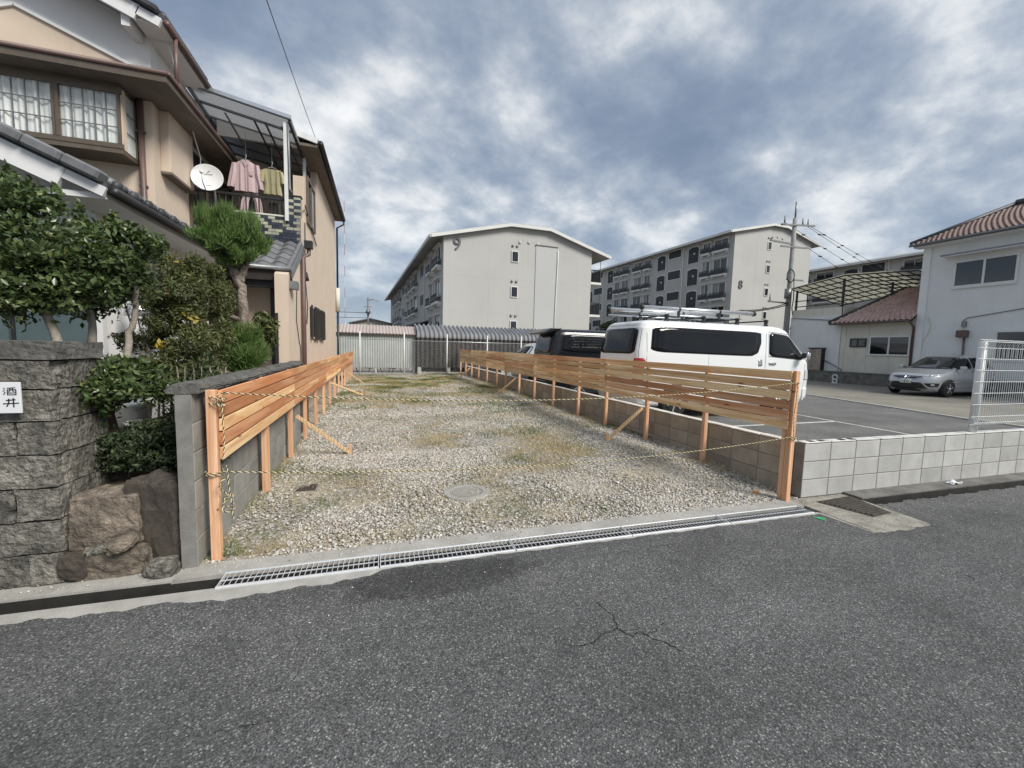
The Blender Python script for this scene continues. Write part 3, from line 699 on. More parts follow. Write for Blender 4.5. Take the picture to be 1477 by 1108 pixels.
# ================================================================== wooden fences
def fence(name, label, P0, P1, side, ztop0, ztop1, rows, sh, gap, posts, joints, mats, postm, extra=()):
    """slats on the lot side of the posts; side=+1: lot lies towards +X"""
    P0, P1 = Vector((*P0, 0)), Vector((*P1, 0)); d = (P1-P0).normalized(); rz = math.atan2(d.y, d.x)-math.pi/2
    L = (P1-P0).length; t = thing(name, label, 'fence', (P0.x, P0.y, 0), rz)
    zt = lambda y: ztop0+(ztop1-ztop0)*y/L
    for i, y in enumerate(posts):
        gx, gy = P0.x+d.x*y, P0.y+d.y*y; g = lotz(gx, max(gy, 3.4))-.12
        top = zt(y)+(.004 if i in (0, len(posts)-1) else -.012)
        w = .055 if i else .060
        box('post', postm, t, -w/2, w/2, y-w/2, y+w/2, g, top, .003, local=True)
        if i in extra: box('post', postm, t, -w/2-.0, w/2, y+w/2+.004, y+w/2+.05, g, zt(y)-rows*(sh+gap)+.03, .003, local=True)
    for r in range(rows):
        for a, b in zip(joints, joints[1:]):
            za, zb = zt(a)-r*(sh+gap)+random.uniform(-.003, .003), zt(b)-r*(sh+gap)+random.uniform(-.003, .003); h = sh-random.uniform(0, .004); off = random.uniform(-.0015, .0015)
            xin = side*.0325+off*side; xo = xin+side*.026
            mb = MB(); A, B = a+.001+random.uniform(0, .002), b-.001
            mb.add([(xin, A, za-h), (xo, A, za-h), (xo, B, zb-h), (xin, B, zb-h), (xin, A, za), (xo, A, za), (xo, B, zb), (xin, B, zb)],
                   [(0, 3, 2, 1), (4, 5, 6, 7), (0, 1, 5, 4), (1, 2, 6, 5), (2, 3, 7, 6), (3, 0, 4, 7)])
            mb.build('slat', random.choice(mats), t, .002, local=True)
    sm = MB()
    for y in posts[:6]:
        for r in range(rows):
            for dz in (.26, .72): zc3 = zt(y)-r*(sh+gap)-sh*dz; xs3 = side*(.0325+.0265); sm.box(min(xs3, xs3+side*.0012), max(xs3, xs3+side*.0012), y-.004+random.uniform(-.01, .01), y+.003, zc3-.0035, zc3+.0035)
    sm.build('screws', 'steel_frame', t, local=True)
    return t, Matrix.Translation((P0.x, P0.y, 0)) @ Matrix.Rotation(rz, 4, 'Z')
def brace(t, mwf, top, foot, m, stake=True):
    inv = mwf.inverted(); a = inv @ Vector(top); b = inv @ Vector(foot)
    MB().bar(a, b, .035, .045).build('brace', m, t, .002, local=True)
    if stake: box('stake', 'post_wood', t, b.x-.018, b.x+.018, b.y-.02, b.y+.02, b.z-.12, b.z+.13, .002, local=True)
pl = [0, 1.40, 2.75, 3.95, 5.2, 6.45, 7.7, 8.95, 10.2, 11.45, 12.7, 13.95, 15.2, 16.2, 17.27]
LF, mL = fence('wooden_fence', 'orange slatted wooden fence in front of the beige house', (-1.145, 3.40), (-1.345, 20.7), 1, 1.228, 1.25, 5, .0915, .011, pl,
               [.012, 2.75, 6.45, 10.2, 13.95, 17.29], ['cedar', 'cedar', 'cedar_red', 'cedar_pale', 'cedar_red'], 'post_wood', (1,))
brace(LF, mL, (-1.10, 6.12, .60), (-.43, 6.20, .035), 'pine')
brace(LF, mL, (-1.20, 11.1, .60), (-.55, 12.9, .09), 'pine')
brace(LF, mL, (-1.27, 16.4, .55), (-.70, 16.9, .10), 'pine', False)
pr = [0, 1.22, 2.48, 3.74, 4.88, 6.22, 7.5, 8.78, 10.14, 11.23, 12.59, 13.96, 15.28, 16.55, 17.8]
RF, mR = fence('wooden_fence', 'pale slatted wooden fence between the lot and the parked vans', (4.20, 3.32), (3.845, 21.12), -1, 1.412, 1.44, 6, .0965, .0095, pr,
               [.0, 3.74, 7.5, 10.14, 12.59, 15.28, 17.82], ['pine', 'pine', 'cedar_pale', 'cedar_pale', 'pine_red', 'pine', 'pine'], 'post_wood', (0,))
brace(RF, mR, (4.06, 5.80, .66), (3.46, 5.86, .12), 'pine')
brace(RF, mR, (3.94, 12.2, .66), (3.33, 12.25, .13), 'pine', False)
brace(RF, mR, (3.80, 18.6, .62), (3.12, 18.0, .13), 'pine', False)

# ================================================================== warning ropes, each two twisted strands
def rope(label, pts, tails=()):
    P = [Vector(p) for p in pts]; t = thing('warning_rope', label, 'rope', P[0])
    def strands(P, r=.0030, pitch=.044):
        # resample evenly
        seg = [0]
        for a, b in zip(P, P[1:]): seg.append(seg[-1]+(b-a).length)
        n = max(8, int(seg[-1]/.0085)); out = []; k = 0
        for i in range(n+1):
            s = seg[-1]*i/n
            while k < len(seg)-2 and seg[k+1] < s: k += 1
            u = (s-seg[k])/max(1e-6, seg[k+1]-seg[k]); out.append((P[k].lerp(P[k+1], u), (P[k+1]-P[k]).normalized(), s))
        res = ([], [])
        for p, d, s in out:
            a = d.cross(Vector((0, 0, 1)));
            if a.length < .05: a = d.cross(Vector((0, 1, 0)))
            a.normalize(); b = d.cross(a); th = 2*math.pi*s/pitch
            o = (a*math.cos(th)+b*math.sin(th))*r*.8; res[0].append(p+o); res[1].append(p-o)
        return res
    Y = MB(); B = MB()
    for path in [P]+[[Vector(q) for q in tl] for tl in tails]:
        a, b = strands(path); Y.tube(a, .0030, 5); B.tube(b, .0030, 5)
    Y.build('yellow_strand', 'rope_yellow', t, smooth=True); B.build('black_strand', 'rope_black', t, smooth=True)
def sag(a, b, zs, n=24):
    a, b = Vector(a), Vector(b); return [a.lerp(b, i/n)-Vector((0, 0, zs*4*(i/n)*(1-i/n))) for i in range(n+1)]
def loops(c, r, turns, drop, seed):
    q = random.Random(seed); out = []
    for i in range(int(turns*12)):
        th = i/12*2*math.pi; out.append((c[0]+r*math.cos(th)*q.uniform(.6, 1.2), c[1]+.025*math.sin(th*1.7)-.01, c[2]+r*1.2*math.sin(th)-drop*i/(turns*12)))
    return out
wrapL = [(-1.105+.055*math.cos(i*.55)*(1), 3.40+.055*math.sin(i*.55), 1.215-.004*i) for i in range(26)]
rope('upper black and yellow rope strung between the two fence ends', [(-1.07, 3.365, 1.218)]+sag((-1.06, 3.36, 1.215), (4.16, 3.275, 1.292), .112)+[(4.19, 3.27, 1.292), (4.245, 3.30, 1.292), (4.24, 3.36, 1.29)],
     [wrapL, loops((-1.075, 3.36, 1.19), .022, 2, .05, 1), [(-1.07, 3.35, 1.17), (-1.062, 3.34, 1.0), (-1.06, 3.34, .85), (-1.07, 3.34, .74)], [(4.19, 3.28, 1.29), (4.175, 3.27, 1.1), (4.16, 3.27, .95), (4.18, 3.27, .72)]])
wrap2 = [(-1.145+.052*math.cos(i*.5), 3.40+.052*math.sin(i*.5), .655-.0012*i) for i in range(26)]
wrap3 = [(4.20+.055*math.cos(i*.5), 3.32+.055*math.sin(i*.5), .715-.0012*i) for i in range(26)]
rope('lower black and yellow rope strung across the lot entrance above the gravel', [(-1.10, 3.36, .655)]+sag((-1.09, 3.36, .652), (4.15, 3.27, .715), .118)+[(4.19, 3.26, .715)],
     [wrap2, wrap3, loops((-1.065, 3.345, .60), .025, 1, .10, 2), loops((-1.045, 3.345, .45), .035, 2, .05, 3), [(-1.05, 3.345, .70), (-1.04, 3.34, .55), (-1.03, 3.345, .40), (-1.02, 3.35, .30)]])
# white clip tie on the right wall's mesh fence comes with that fence below
# ================================================================== STONE GATE WALL, BOULDERS, GARDEN
t = thing('stone_gate_wall', 'rough grey stone gate wall with dark coping at far left', 'wall', (-2.6, 3.6, 0))
box('mortar_core', 'mortar', t, -5.0, -1.99, 3.36, 3.78, -.02, 1.42)
rowz = [0, .205, .42, .63, .84, 1.05, 1.25, 1.43]; seed = 0
for r in range(7):
    x = -1.945; L = (.17, .36, .22, .40, .19, .42, .5)[r]; h = rowz[r+1]-rowz[r]; first = True
    while x > -4.8:
        seed += 1; w = L if first else random.uniform(.26, .40); first = False
        me = rockmesh('stone_block', w-.012, .15, h-.012, 'rock_grey', 9, .26, seed)
        piece('stone_block', me, t, (x-w/2, 3.355+random.uniform(-.006, .006), rowz[r]+h/2)); x -= w
    for yy, w in ((3.53, .20), (3.72, .16)):
        seed += 1; me = rockmesh('stone_block', .14, w-.008, h-.012, 'rock_grey', 9, .22, seed)
        piece('stone_block', me, t, (-2.01, yy, rowz[r]+h/2))
for x0, x1 in ((-5.0, -3.0), (-2.995, -2.35), (-2.345, -1.915)):
    me = rockmesh('coping_stone', x1-x0-.008, .48, .11, 'cap_stone', 6, .10, int(x0*7)); piece('coping_stone', me, t, ((x0+x1)/2, 3.51, 1.49))
# name plate with its two characters drawn stroke by stroke
npl = thing('name_plate', 'white name plate with two black characters on the stone wall', 'name plate', (-2.165, 3.225, 1.21))
box('plate', 'sign_white', npl, -2.205, -2.060, 3.222, 3.236, 1.115, 1.300, .002)
def stroke(pts, w=.006):
    mb = MB()
    for a, b in zip(pts, pts[1:]): mb.bar((-2.106+a[0]*1.0, 3.2205, 1.205+a[1]*1.0), (-2.106+b[0]*1.0, 3.2205, 1.205+b[1]*1.0), .002, w*.9)
    mb.build('brush_stroke', 'ink_black', npl)
cxx = .004
for s in ([(-.028, .060), (-.020, .056)], [(-.031, .043), (-.022, .047)], [(-.028, .022), (-.020, .038)],
          [(-.012, .061), (.026, .064)], [(-.010, .052), (-.010, .020)], [(-.010, .051), (.028, .053), (.028, .021)], [(-.010, .021), (.029, .022)],
          [(.002, .062), (.002, .045), (-.005, .038)], [(.013, .063), (.013, .044), (.022, .042)], [(-.006, .032), (.024, .033)]): stroke(s, .0045)
for s in ([(-.020, -.012), (.024, -.008)], [(-.034, -.032), (.038, -.029)], [(-.006, -.002), (-.008, -.030), (-.018, -.050)], [(.014, .002), (.014, -.054)]): stroke(s, .0058)

t = thing('boulder_wall', 'rough brown boulders retaining the garden beside stone wall', 'boulders', (-1.62, 3.3, 0))
def boulder(sx, sy, sz, loc, m, seed, flat=.35, rot=0):
    piece('boulder', rockmesh('boulder', sx*1.06, sy*1.06, sz*1.06, m, 12, .42, seed, flat+.12), t, loc, (0, rot, 0))
boulder(.36, .24, .36, (-1.74, 3.42, .36), 'rock_brown', 3, .28)
boulder(.35, .24, .25, (-1.70, 3.40, .09), 'rock_brown', 8, .36, .1)
boulder(.14, .22, .08, (-1.625, 3.30, .24), 'rock_brown', 12, .4, -.35)
boulder(.12, .14, .06, (-1.76, 3.33, .20), 'rock_grey', 15, .4, -.4)
boulder(.29, .26, .64, (-1.49, 3.47, .28), 'rock_dark', 21, .14)
boulder(.15, .14, .12, (-1.42, 3.27, .03), 'rock_grey', 27, .5)
boulder(.14, .16, .16, (-1.90, 3.34, .10), 'rock_dark', 31, .5)

# ---- foliage
def leaf_cloud(blobs, n, size, aspect=.5, seed=1, shell=.55, up=.25, curl=.25, droop=0.0):
    """n leaves through ellipsoid clumps (x,y,z,rx,ry,rz,weight); returns verts, faces, tint"""
    r = np.random.default_rng(seed); B = np.array(blobs, float); w = B[:, 6]/B[:, 6].sum()
    idx = r.choice(len(B), n, p=w); d = r.normal(size=(n, 3)); d /= np.linalg.norm(d, axis=1)[:, None]
    rr = (shell+(1-shell)*r.random(n)**.6); rr = np.where(r.random(n) < .22, r.random(n)**.5, rr)*r.uniform(.86, 1.13, n)
    c = B[idx, :3]+d*B[idx, 3:6]*rr[:, None]
    a = d*.7+r.normal(size=(n, 3))*.75+np.array([0, 0, up]); a /= np.linalg.norm(a, axis=1)[:, None]
    nrm = d*.5+r.normal(size=(n, 3))*.55+np.array([0, 0, .65]); b = np.cross(nrm, a); b /= np.linalg.norm(b, axis=1)[:, None]+1e-9
    nn = np.cross(a, b); s = size*r.uniform(.45, 1.35, n)[:, None]
    V = np.stack([c-a*s*.5, c-b*s*aspect*.5+nn*s*curl*.3, c+a*s*.5-np.array([0, 0, 1])*s*droop, c+b*s*aspect*.5+nn*s*curl*.3], 1).reshape(-1, 3)
    base = np.arange(n)*4
    F = np.concatenate([np.stack([base, base+1, base+2], 1), np.stack([base, base+2, base+3], 1)])
    tint = np.clip(r.beta(2, 2.6, n)+(r.random(n) < .06)*.4, 0, 1)
    return V, F, np.repeat(tint, 4)
def crown(name, m, parent, *parts):
    V, F, T, b = [], [], [], 0
    for v, f, tt in parts: V.append(v); F.append(f+b); T.append(tt); b += len(v)
    off = np.array(ORG[root_of(parent).name][:]) if parent else 0
    o = bpy.data.objects.new(name, np_mesh(name, np.concatenate(V)-off, np.concatenate(F), m, np.concatenate(T))); return finish(o, parent)
def needles(blobs, n, L, w, seed, upw=1.2, out=.7):
    r = np.random.default_rng(seed); B = np.array(blobs, float); q = B[:, 6]/B[:, 6].sum(); idx = r.choice(len(B), n, p=q)
    d = r.normal(size=(n, 3)); d /= np.linalg.norm(d, axis=1)[:, None]; rr = np.where(r.random(n) < .25, r.random(n)**.5, .6+.4*r.random(n)**.7)
    c = B[idx, :3]+d*B[idx, 3:6]*rr[:, None]; a = d*out+np.array([0, 0, upw])+r.normal(size=(n, 3))*.38; a /= np.linalg.norm(a, axis=1)[:, None]
    b = np.cross(a, r.normal(size=(n, 3))); b /= np.linalg.norm(b, axis=1)[:, None]+1e-9
    l = L*r.uniform(.5, 1.3, n)[:, None]
    V = np.stack([c-b*w, c+b*w, c+a*l], 1).reshape(-1, 3); F = np.arange(3*n).reshape(-1, 3); T = np.repeat(np.clip(r.beta(2, 2.2, n), 0, 1), 3)
    return V, F, T
def limb(mb, pts, r0, r1, n=8, wob=.012, seed=0):
    q = random.Random(seed); P = []
    for a, b in zip(pts, pts[1:]):
        for k in range(5): P.append(Vector(a).lerp(Vector(b), k/5)+Vector([q.uniform(-wob, wob) for _ in range(3)]))
    P.append(Vector(pts[-1])); R = [r0+(r1-r0)*i/(len(P)-1)*1.0+q.uniform(-.1, .1)*r1 for i in range(len(P))]
    mb.tube(P, R, n)
def clumps(cx, cy, cz, rx, ry, rz, n, s, seed):
    q = random.Random(seed); out = []
    for i in range(n):
        th = q.uniform(0, 6.28); ph = math.acos(q.uniform(-1, 1)); k = q.uniform(.45, .92)
        out.append((cx+rx*k*math.sin(ph)*math.cos(th), cy+ry*k*math.sin(ph)*math.sin(th), cz+rz*k*math.cos(ph), s*q.uniform(.5, 1.45), s*q.uniform(.5, 1.45), s*q.uniform(.4, 1.05), q.uniform(.5, 1.2)))
    return out

t = thing('camellia_tree', 'big cloud-pruned glossy broadleaf tree over the stone wall', 'tree', (-2.03, 4.0, .5))
mb = MB()
limb(mb, [(-2.03, 3.98, .45), (-2.02, 3.95, .80), (-2.02, 3.92, 1.04)], .055, .06, 10, .006, 1)
mb.build('trunk', 'bark_red', t, smooth=True)
mb = MB()
limb(mb, [(-2.02, 3.92, 1.0), (-2.12, 3.85, 1.20), (-2.20, 3.82, 1.42), (-2.28, 3.85, 1.72), (-2.3, 3.95, 2.0)], .036, .022, 8, .008, 2)
limb(mb, [(-2.02, 3.92, 1.02), (-2.10, 4.02, 1.3), (-2.14, 4.05, 1.7), (-2.2, 4.05, 2.1)], .034, .018, 8, .01, 3)
limb(mb, [(-2.0, 3.95, 1.0), (-1.97, 4.1, 1.3), (-1.95, 4.15, 1.62), (-1.88, 4.12, 1.85), (-1.85, 4.05, 2.05)], .030, .016, 8, .012, 4)
limb(mb, [(-2.02, 3.92, 1.02), (-1.88, 3.88, 1.12), (-1.74, 3.85, 1.22)], .024, .012, 7, .008, 5)
mb.build('branch', 'bark_pale', t, smooth=True)
A = clumps(-2.36, 4.0, 2.17, .60, .46, .43, 34, .19, 5)+[(-2.72, 4.0, 2.55, .30, .3, .22, 2), (-2.5, 3.95, 2.5, .28, .26, .22, 2)]+clumps(-2.0, 4.05, 2.28, .30, .32, .24, 10, .15, 9)
A += clumps(-2.42, 3.80, 1.92, .36, .26, .17, 12, .15, 77)+clumps(-2.02, 3.95, 2.02, .26, .26, .16, 8, .13, 78)
sp = [(-2.66+.13*i, 4.0, 2.66-.05*i+.06*(i % 2), .05, .05, .12, .22) for i in range(5)]+[(-1.95+.1*i, 4.0, 2.45-.05*i, .06, .06, .08, .25) for i in range(4)]
Bp = clumps(-1.90, 3.82, 1.24, .42, .28, .15, 26, .12, 6)
crown('crown', 'leaf_camellia', t, leaf_cloud(A, 24000, .049, .52, 3, .3), leaf_cloud([(b[0], b[1], b[2], b[3]*1.45, b[4]*1.45, b[5]*1.5, 1) for b in A], 2600, .046, .5, 33, .6), leaf_cloud(sp, 700, .055, .5, 4), leaf_cloud(Bp, 9000, .047, .52, 8, .3), leaf_cloud([(b[0], b[1], b[2], b[3]*1.5, b[4]*1.5, b[5]*1.7, 1) for b in Bp], 1100, .044, .5, 34, .6))

t = thing('nandina_bush', 'feathery yellow-green bush in the middle of the front garden', 'bush', (-1.95, 5.0, .5))
mb = MB()
for i in range(9):
    q = random.Random(i); a = (-1.92+q.uniform(-.22, .22), 4.85+q.uniform(-.3, .3)); limb(mb, [(a[0], a[1], .45), (a[0]+q.uniform(-.08, .08), a[1], 1.2), (a[0]+q.uniform(-.2, .2), a[1]+q.uniform(-.1, .1), 2.0)], .012, .006, 5, .01, i)
mb.build('stem', 'bark', t, smooth=True)
Nb = clumps(-1.80, 4.95, 2.02, .38, .44, .40, 44, .13, 15)+clumps(-1.80, 4.75, 1.50, .46, .46, .40, 44, .13, 16)+clumps(-1.75, 4.5, 1.1, .26, .3, .3, 10, .14, 17)
crown('crown', 'leaf_nandina', t, leaf_cloud(Nb, 30000, .046, .30, 23, .15, .1, .2))
crown('yellow_leaves', 'leaf_yellow', t, leaf_cloud([(-1.88, 4.55, 1.52, .07, .07, .06, 1), (-1.72, 4.6, 1.75, .1, .1, .1, .4), (-1.95, 4.9, 2.32, .1, .1, .06, .7)], 70, .06, .5, 24))

t = thing('topiary_conifer', 'pruned conifer with one bushy green head on gnarled trunk', 'tree', (-1.66, 5.6, .5))
mb = MB()
limb(mb, [(-1.56, 5.6, .45), (-1.55, 5.6, 1.2), (-1.56, 5.6, 1.7), (-1.54, 5.6, 2.1), (-1.60, 5.6, 2.34), (-1.70, 5.6, 2.52)], .062, .042, 12, .016, 31)
limb(mb, [(-1.57, 5.6, 2.25), (-1.50, 5.58, 2.42), (-1.45, 5.55, 2.56)], .045, .025, 9, .01, 32)
limb(mb, [(-1.62, 5.6, 2.40), (-1.76, 5.62, 2.56), (-1.86, 5.6, 2.66)], .035, .02, 8, .01, 33)
limb(mb, [(-1.56, 5.58, 1.82), (-1.66, 5.55, 1.86)], .03, .026, 8, .004, 34)
mb.build('trunk', 'bark', t, smooth=True)
Tb = clumps(-1.64, 5.6, 2.70, .31, .30, .20, 30, .15, 41)
tall = [(-1.64+random.uniform(-.30, .30), 5.6+random.uniform(-.22, .22), 2.88+random.uniform(-.06, .06), .05, .05, .09, .4) for _ in range(26)]
crown('crown', 'leaf_conifer', t, needles([(b[0]+random.uniform(-.12, .12), b[1]+random.uniform(-.12, .12), b[2]+random.uniform(-.10, .12), .05, .05, .055, 1) for b in Tb for _ in range(9)], 34000, .075, .0045, 42, 1.3, .8), needles(tall, 6000, .14, .0042, 43, 2.4, .22))

t = thing('conifer_bush', 'small bright green conifer bush beside the coping', 'bush', (-1.55, 5.3, .5))
mb = MB(); limb(mb, [(-1.52, 5.35, .45), (-1.52, 5.35, 1.5)], .03, .012, 7, .01, 51); mb.build('stem', 'bark', t, smooth=True)
crown('crown', 'leaf_conifer', t, needles(clumps(-1.52, 5.35, 1.42, .26, .28, .28, 16, .14, 52), 9000, .07, .0045, 53, 1.0, .9))
t = thing('leafy_shrub', 'loose leafy shrub in front of the dark porch', 'bush', (-1.7, 7.0, .5))
mb = MB(); limb(mb, [(-1.78, 7.0, .45), (-1.75, 7.0, 1.9)], .02, .01, 6, .01, 55); mb.build('stem', 'bark', t, smooth=True)
crown('crown', 'leaf_nandina', t, leaf_cloud(clumps(-1.72, 7.0, 1.75, .22, .3, .32, 10, .13, 56), 900, .12, .3, 57, .3, .1, .2, .2))
t = thing('azalea_hedge', 'low dark azalea shrub above the boulders', 'shrub', (-1.6, 3.75, .5))
mb = MB()
for i in range(6): limb(mb, [(-1.85+.1*i, 3.85, .45), (-1.85+.11*i, 3.8, .72)], .01, .006, 5, .006, 60+i)
mb.build('stem', 'bark', t, smooth=True)
crown('crown', 'leaf_azalea', t, leaf_cloud(clumps(-1.62, 3.76, .74, .40, .26, .20, 40, .12, 61)+clumps(-1.5, 4.1, .85, .25, .3, .2, 10, .12, 64), 22000, .038, .45, 62, .3, .2, .2))
t = thing('evergreen_shrub', 'dark slender evergreen shrub behind the block wall end', 'shrub', (-1.55, 4.2, .5))
mb = MB()
for i in range(7): limb(mb, [(-1.62+.05*i, 4.25, .45), (-1.64+.055*i, 4.2, .9), (-1.66+.06*i, 4.2, 1.35)], .009, .005, 5, .012, 70+i)
mb.build('stem', 'bark', t, smooth=True)
crown('crown', 'leaf_azalea', t, leaf_cloud(clumps(-1.52, 4.3, 1.2, .2, .3, .22, 10, .12, 63), 1800, .06, .35, 66, .2))

t = thing('flower_pot', 'white plastic pot with strap-leaved plant in the shaded garden', 'pot', (-2.15, 4.75, .52))
P_ = MB().lathe([(.10, .52), (.13, .74), (.145, .76), (.15, .80), (.135, .80), (.125, .74), (.02, .735)], (-2.15, 4.75, 0), 28); P_.build('pot', 'plastic_white', t, smooth=True)
for i in range(11):
    q = random.Random(i); a = q.uniform(0, 6.28); L = q.uniform(.16, .26); mb = MB()
    def lf(u, v, a=a, L=L):
        rr = u*L; h = .75+.24*u-.26*u*u; w = .028*math.sin(math.pi*min(.98, u*.9+.1))*(v-.5)
        return (-2.15+math.cos(a)*rr-math.sin(a)*w, 4.75+math.sin(a)*rr+math.cos(a)*w, h)
    mb.sheet(lf, 6, 1); o = mb.build('leaf', 'leaf_strap', t, smooth=True)
t = thing('garden_bucket', 'white plastic basin standing behind the tree trunk', 'basin', (-2.45, 5.0, .52))
MB().lathe([(.20, .52), (.24, .92), (.255, .93), (.25, .95), (.235, .93), (.19, .56), (.02, .55)], (-2.45, 5.0, 0), 28).build('basin', 'plastic_white', t, smooth=True)

# ================================================================== THE HOUSE ON THE LEFT
H = thing('house', 'two-storey beige stucco house with tiled balcony and grey roofs', 'house', (-5, 10, 0))
def hb(name, m, *a, bevel=0): return box(name, m, H, *a, bevel=bevel)
hb('wall', 'stucco_beige', -13, -3.6, 8.66, 16.6, 0, 5.5)
gz = lambda x: 6.53+(-3.25-x)*.40
mb = MB().prism([(-13, 5.5), (-3.6, 5.5), (-3.6, gz(-3.6)-.12), (-7.6, gz(-7.6)-.12), (-13, gz(-7.6)-2.2)], 'y', 8.655, 8.9); mb.build('gable_wall', 'stucco_white', H)
hb('wall', 'stucco_white', -13, -3.605, 8.9, 13.0, 5.5, 6.40)
# main roof: right slope, verge boards, gutter
mb = MB().add([(-3.23, 8.22, 6.51), (-7.6, 8.22, gz(-7.6)), (-7.6, 9.95, gz(-7.6)), (-3.23, 9.95, 6.51), (-3.23, 8.22, 6.57), (-7.6, 8.22, gz(-7.6)+.06), (-7.6, 9.95, gz(-7.6)+.06), (-3.23, 9.95, 6.57)],
              [(0, 1, 2, 3), (7, 6, 5, 4), (0, 4, 5, 1), (1, 5, 6, 2), (2, 6, 7, 3), (3, 7, 4, 0)])
roof = mb.build('roof', 'tile_dark', H)
for k in range(14):
    x = -3.27-k*.27; z = gz(x)+.045
    MB().bar((x, 8.19, z), (x-.265, 8.19, z+.106), .16, .09, (.37, 0, .93)).build('verge_tile', 'tile_dark', roof, .02)
for k in range(7):
    MB().tube([(-3.27, 8.28+k*.24, 6.60), (-3.27, 8.50+k*.24, 6.60)], .055, 8).build('eave_tile', 'tile_dark', roof, smooth=True)
mb = MB().bar((-3.26, 8.22, 6.43), (-3.55, 8.22, 6.546), .05, .13, (.37, 0, .93)).bar((-3.55, 8.22, 6.51), (-7.6, 8.22, gz(-7.6)-.12), .05, .22, (.37, 0, .93))
mb.build('bargeboard', 'white_paint', H)
mb = MB().box(-3.62, -3.25, 8.26, 8.66, 6.43, 6.47).box(-3.60, -3.25, 8.66, 9.95, 6.39, 6.45); mb.build('soffit', 'stucco_white', H)
hb('rafter_end', 'white_paint', -3.78, -3.67, 8.26, 8.65, 6.32, 6.50)
MB().tube([(-3.20, 8.24, 6.47), (-3.20, 9.95, 6.46)], .05, 8).build('gutter', 'pipe_brown', H, smooth=True)
MB().tube([(-3.20, 8.54, 6.47), (-3.20, 8.54, 5.60)], .034, 8).build('downpipe', 'pipe_brown', H, smooth=True)
# small decorative gable under the big one
mb = MB().prism([(-13, 5.52), (-3.10, 5.52), (-3.92, 5.94), (-5.22, 6.46), (-13, 3.3)][:0] or [(-6.5, 5.52), (-3.55, 5.52), (-3.92, 5.955), (-5.22, 6.46), (-6.5, 5.94)], 'y', 8.60, 8.654); mb.build('gable_panel', 'stucco_beige', H)
MB().bar((-3.80, 8.59, 5.915), (-5.22, 8.59, 6.48), .05, .045).bar((-5.22, 8.59, 6.48), (-6.5, 8.59, 5.96), .05, .045).build('gable_trim', 'white_paint', H)
# pent roof round the corner
mb = MB().add([(-13, 7.90, 5.545), (-3.10, 7.90, 5.545), (-3.10, 12.6, 5.545), (-3.6, 12.6, 5.72), (-3.6, 8.62, 5.74), (-13, 8.62, 5.74)], [(0, 1, 4, 5), (1, 2, 3, 4)])
mb.build('pent_roof', 'brown_metal', H)
mb = MB().box(-13, -3.10, 7.90, 8.65, 5.42, 5.45).box(-3.595, -3.10, 8.65, 12.6, 5.42, 5.45); mb.build('soffit', 'brown_soffit', H)
MB().box(-13, -3.08, 7.875, 7.90, 5.41, 5.51).box(-3.10, -3.075, 7.90, 12.6, 5.41, 5.51).build('fascia', 'bronze', H)
MB().tube([(-13, 7.87, 5.545), (-3.06, 7.87, 5.535)], .035, 8).tube([(-3.06, 7.87, 5.535), (-3.06, 12.6, 5.53)], .035, 8).build('gutter', 'pipe_brown', H, smooth=True)
hb('corner_trim', 'stucco_beige', -3.70, -3.585, 8.60, 8.72, 3.3, 5.42)
MB().tube([(-3.73, 8.57, 5.40), (-3.73, 8.57, 3.6), (-3.70, 8.50, 3.42)], .042, 10).build('downpipe', 'pipe_brown', H, smooth=True)
for z in (4.9, 4.05): hb('pipe_clip', 'bronze', -3.785, -3.675, 8.545, 8.66, z, z+.03)
# shutter box on the side wall
hb('shutter_box', 'stucco_beige', -3.60, -3.46, 8.86, 9.80, 4.43, 5.42, bevel=.006)
hb('shutter_sill', 'brown_soffit', -3.60, -3.44, 8.84, 9.82, 4.39, 4.43)
hb('balcony_door', 'glass_grey', -3.60, -3.575, 9.95, 12.3, 3.65, 5.30)
for y in (9.95, 10.75, 11.55, 12.3): hb('door_frame', 'bronze', -3.60, -3.55, y-.03, y+.03, 3.65, 5.32)
# bay window
bw = hb('bay_window', 'bronze', -6.6, -3.80, 8.18, 8.66, 4.40, 4.47)
def wb(name, m, *a): return box(name, m, bw, *a)
wb('frame', 'bronze', -6.6, -3.80, 8.18, 8.66, 5.36, 5.42)
wb('frame', 'bronze', -6.6, -3.79, 8.17, 8.20, 4.47, 4.54); wb('frame', 'bronze', -6.6, -3.79, 8.17, 8.20, 5.27, 5.36)
for x, w in ((-4.57, .05), (-4.61, .04), (-3.83, .035), (-5.56, .05), (-6.4, .05)): wb('stile', 'bronze', x-w/2, x+w/2, 8.165, 8.205, 4.54, 5.27)
wb('corner_post', 'stucco_beige', -3.865, -3.795, 8.20, 8.30, 4.47, 5.36); wb('corner_post', 'bronze', -3.83, -3.795, 8.58, 8.66, 4.47, 5.36)
for a, b, n in ((-4.545, -3.848, 5), (-5.53, -4.63, 6)):
    for i in range(n):
        for j in range(3):
            x0, x1 = a+(b-a)*i/n, a+(b-a)*(i+1)/n; z0, z1 = 4.54+.73*j/3, 4.54+.73*(j+1)/3
            wb('pane', 'window_glass', x0+.006, x1-.006, 8.188, 8.192, z0+.006, z1-.006)
    for i in range(1, n): x = a+(b-a)*i/n; wb('muntin', 'steel_frame', x-.006, x+.006, 8.18, 8.20, 4.54, 5.27)
    for j in (1, 2): z = 4.54+.73*j/3; wb('muntin', 'steel_frame', a, b, 8.182, 8.198, z-.006, z+.006)
for j in range(3): wb('pane', 'window_glass', -3.808, -3.804, 8.31, 8.575, 4.49+.29*j, 4.77+.29*j)
for j in (1, 2): wb('muntin', 'steel_frame', -3.812, -3.80, 8.31, 8.575, 4.48+.29*j-.006, 4.48+.29*j+.006)
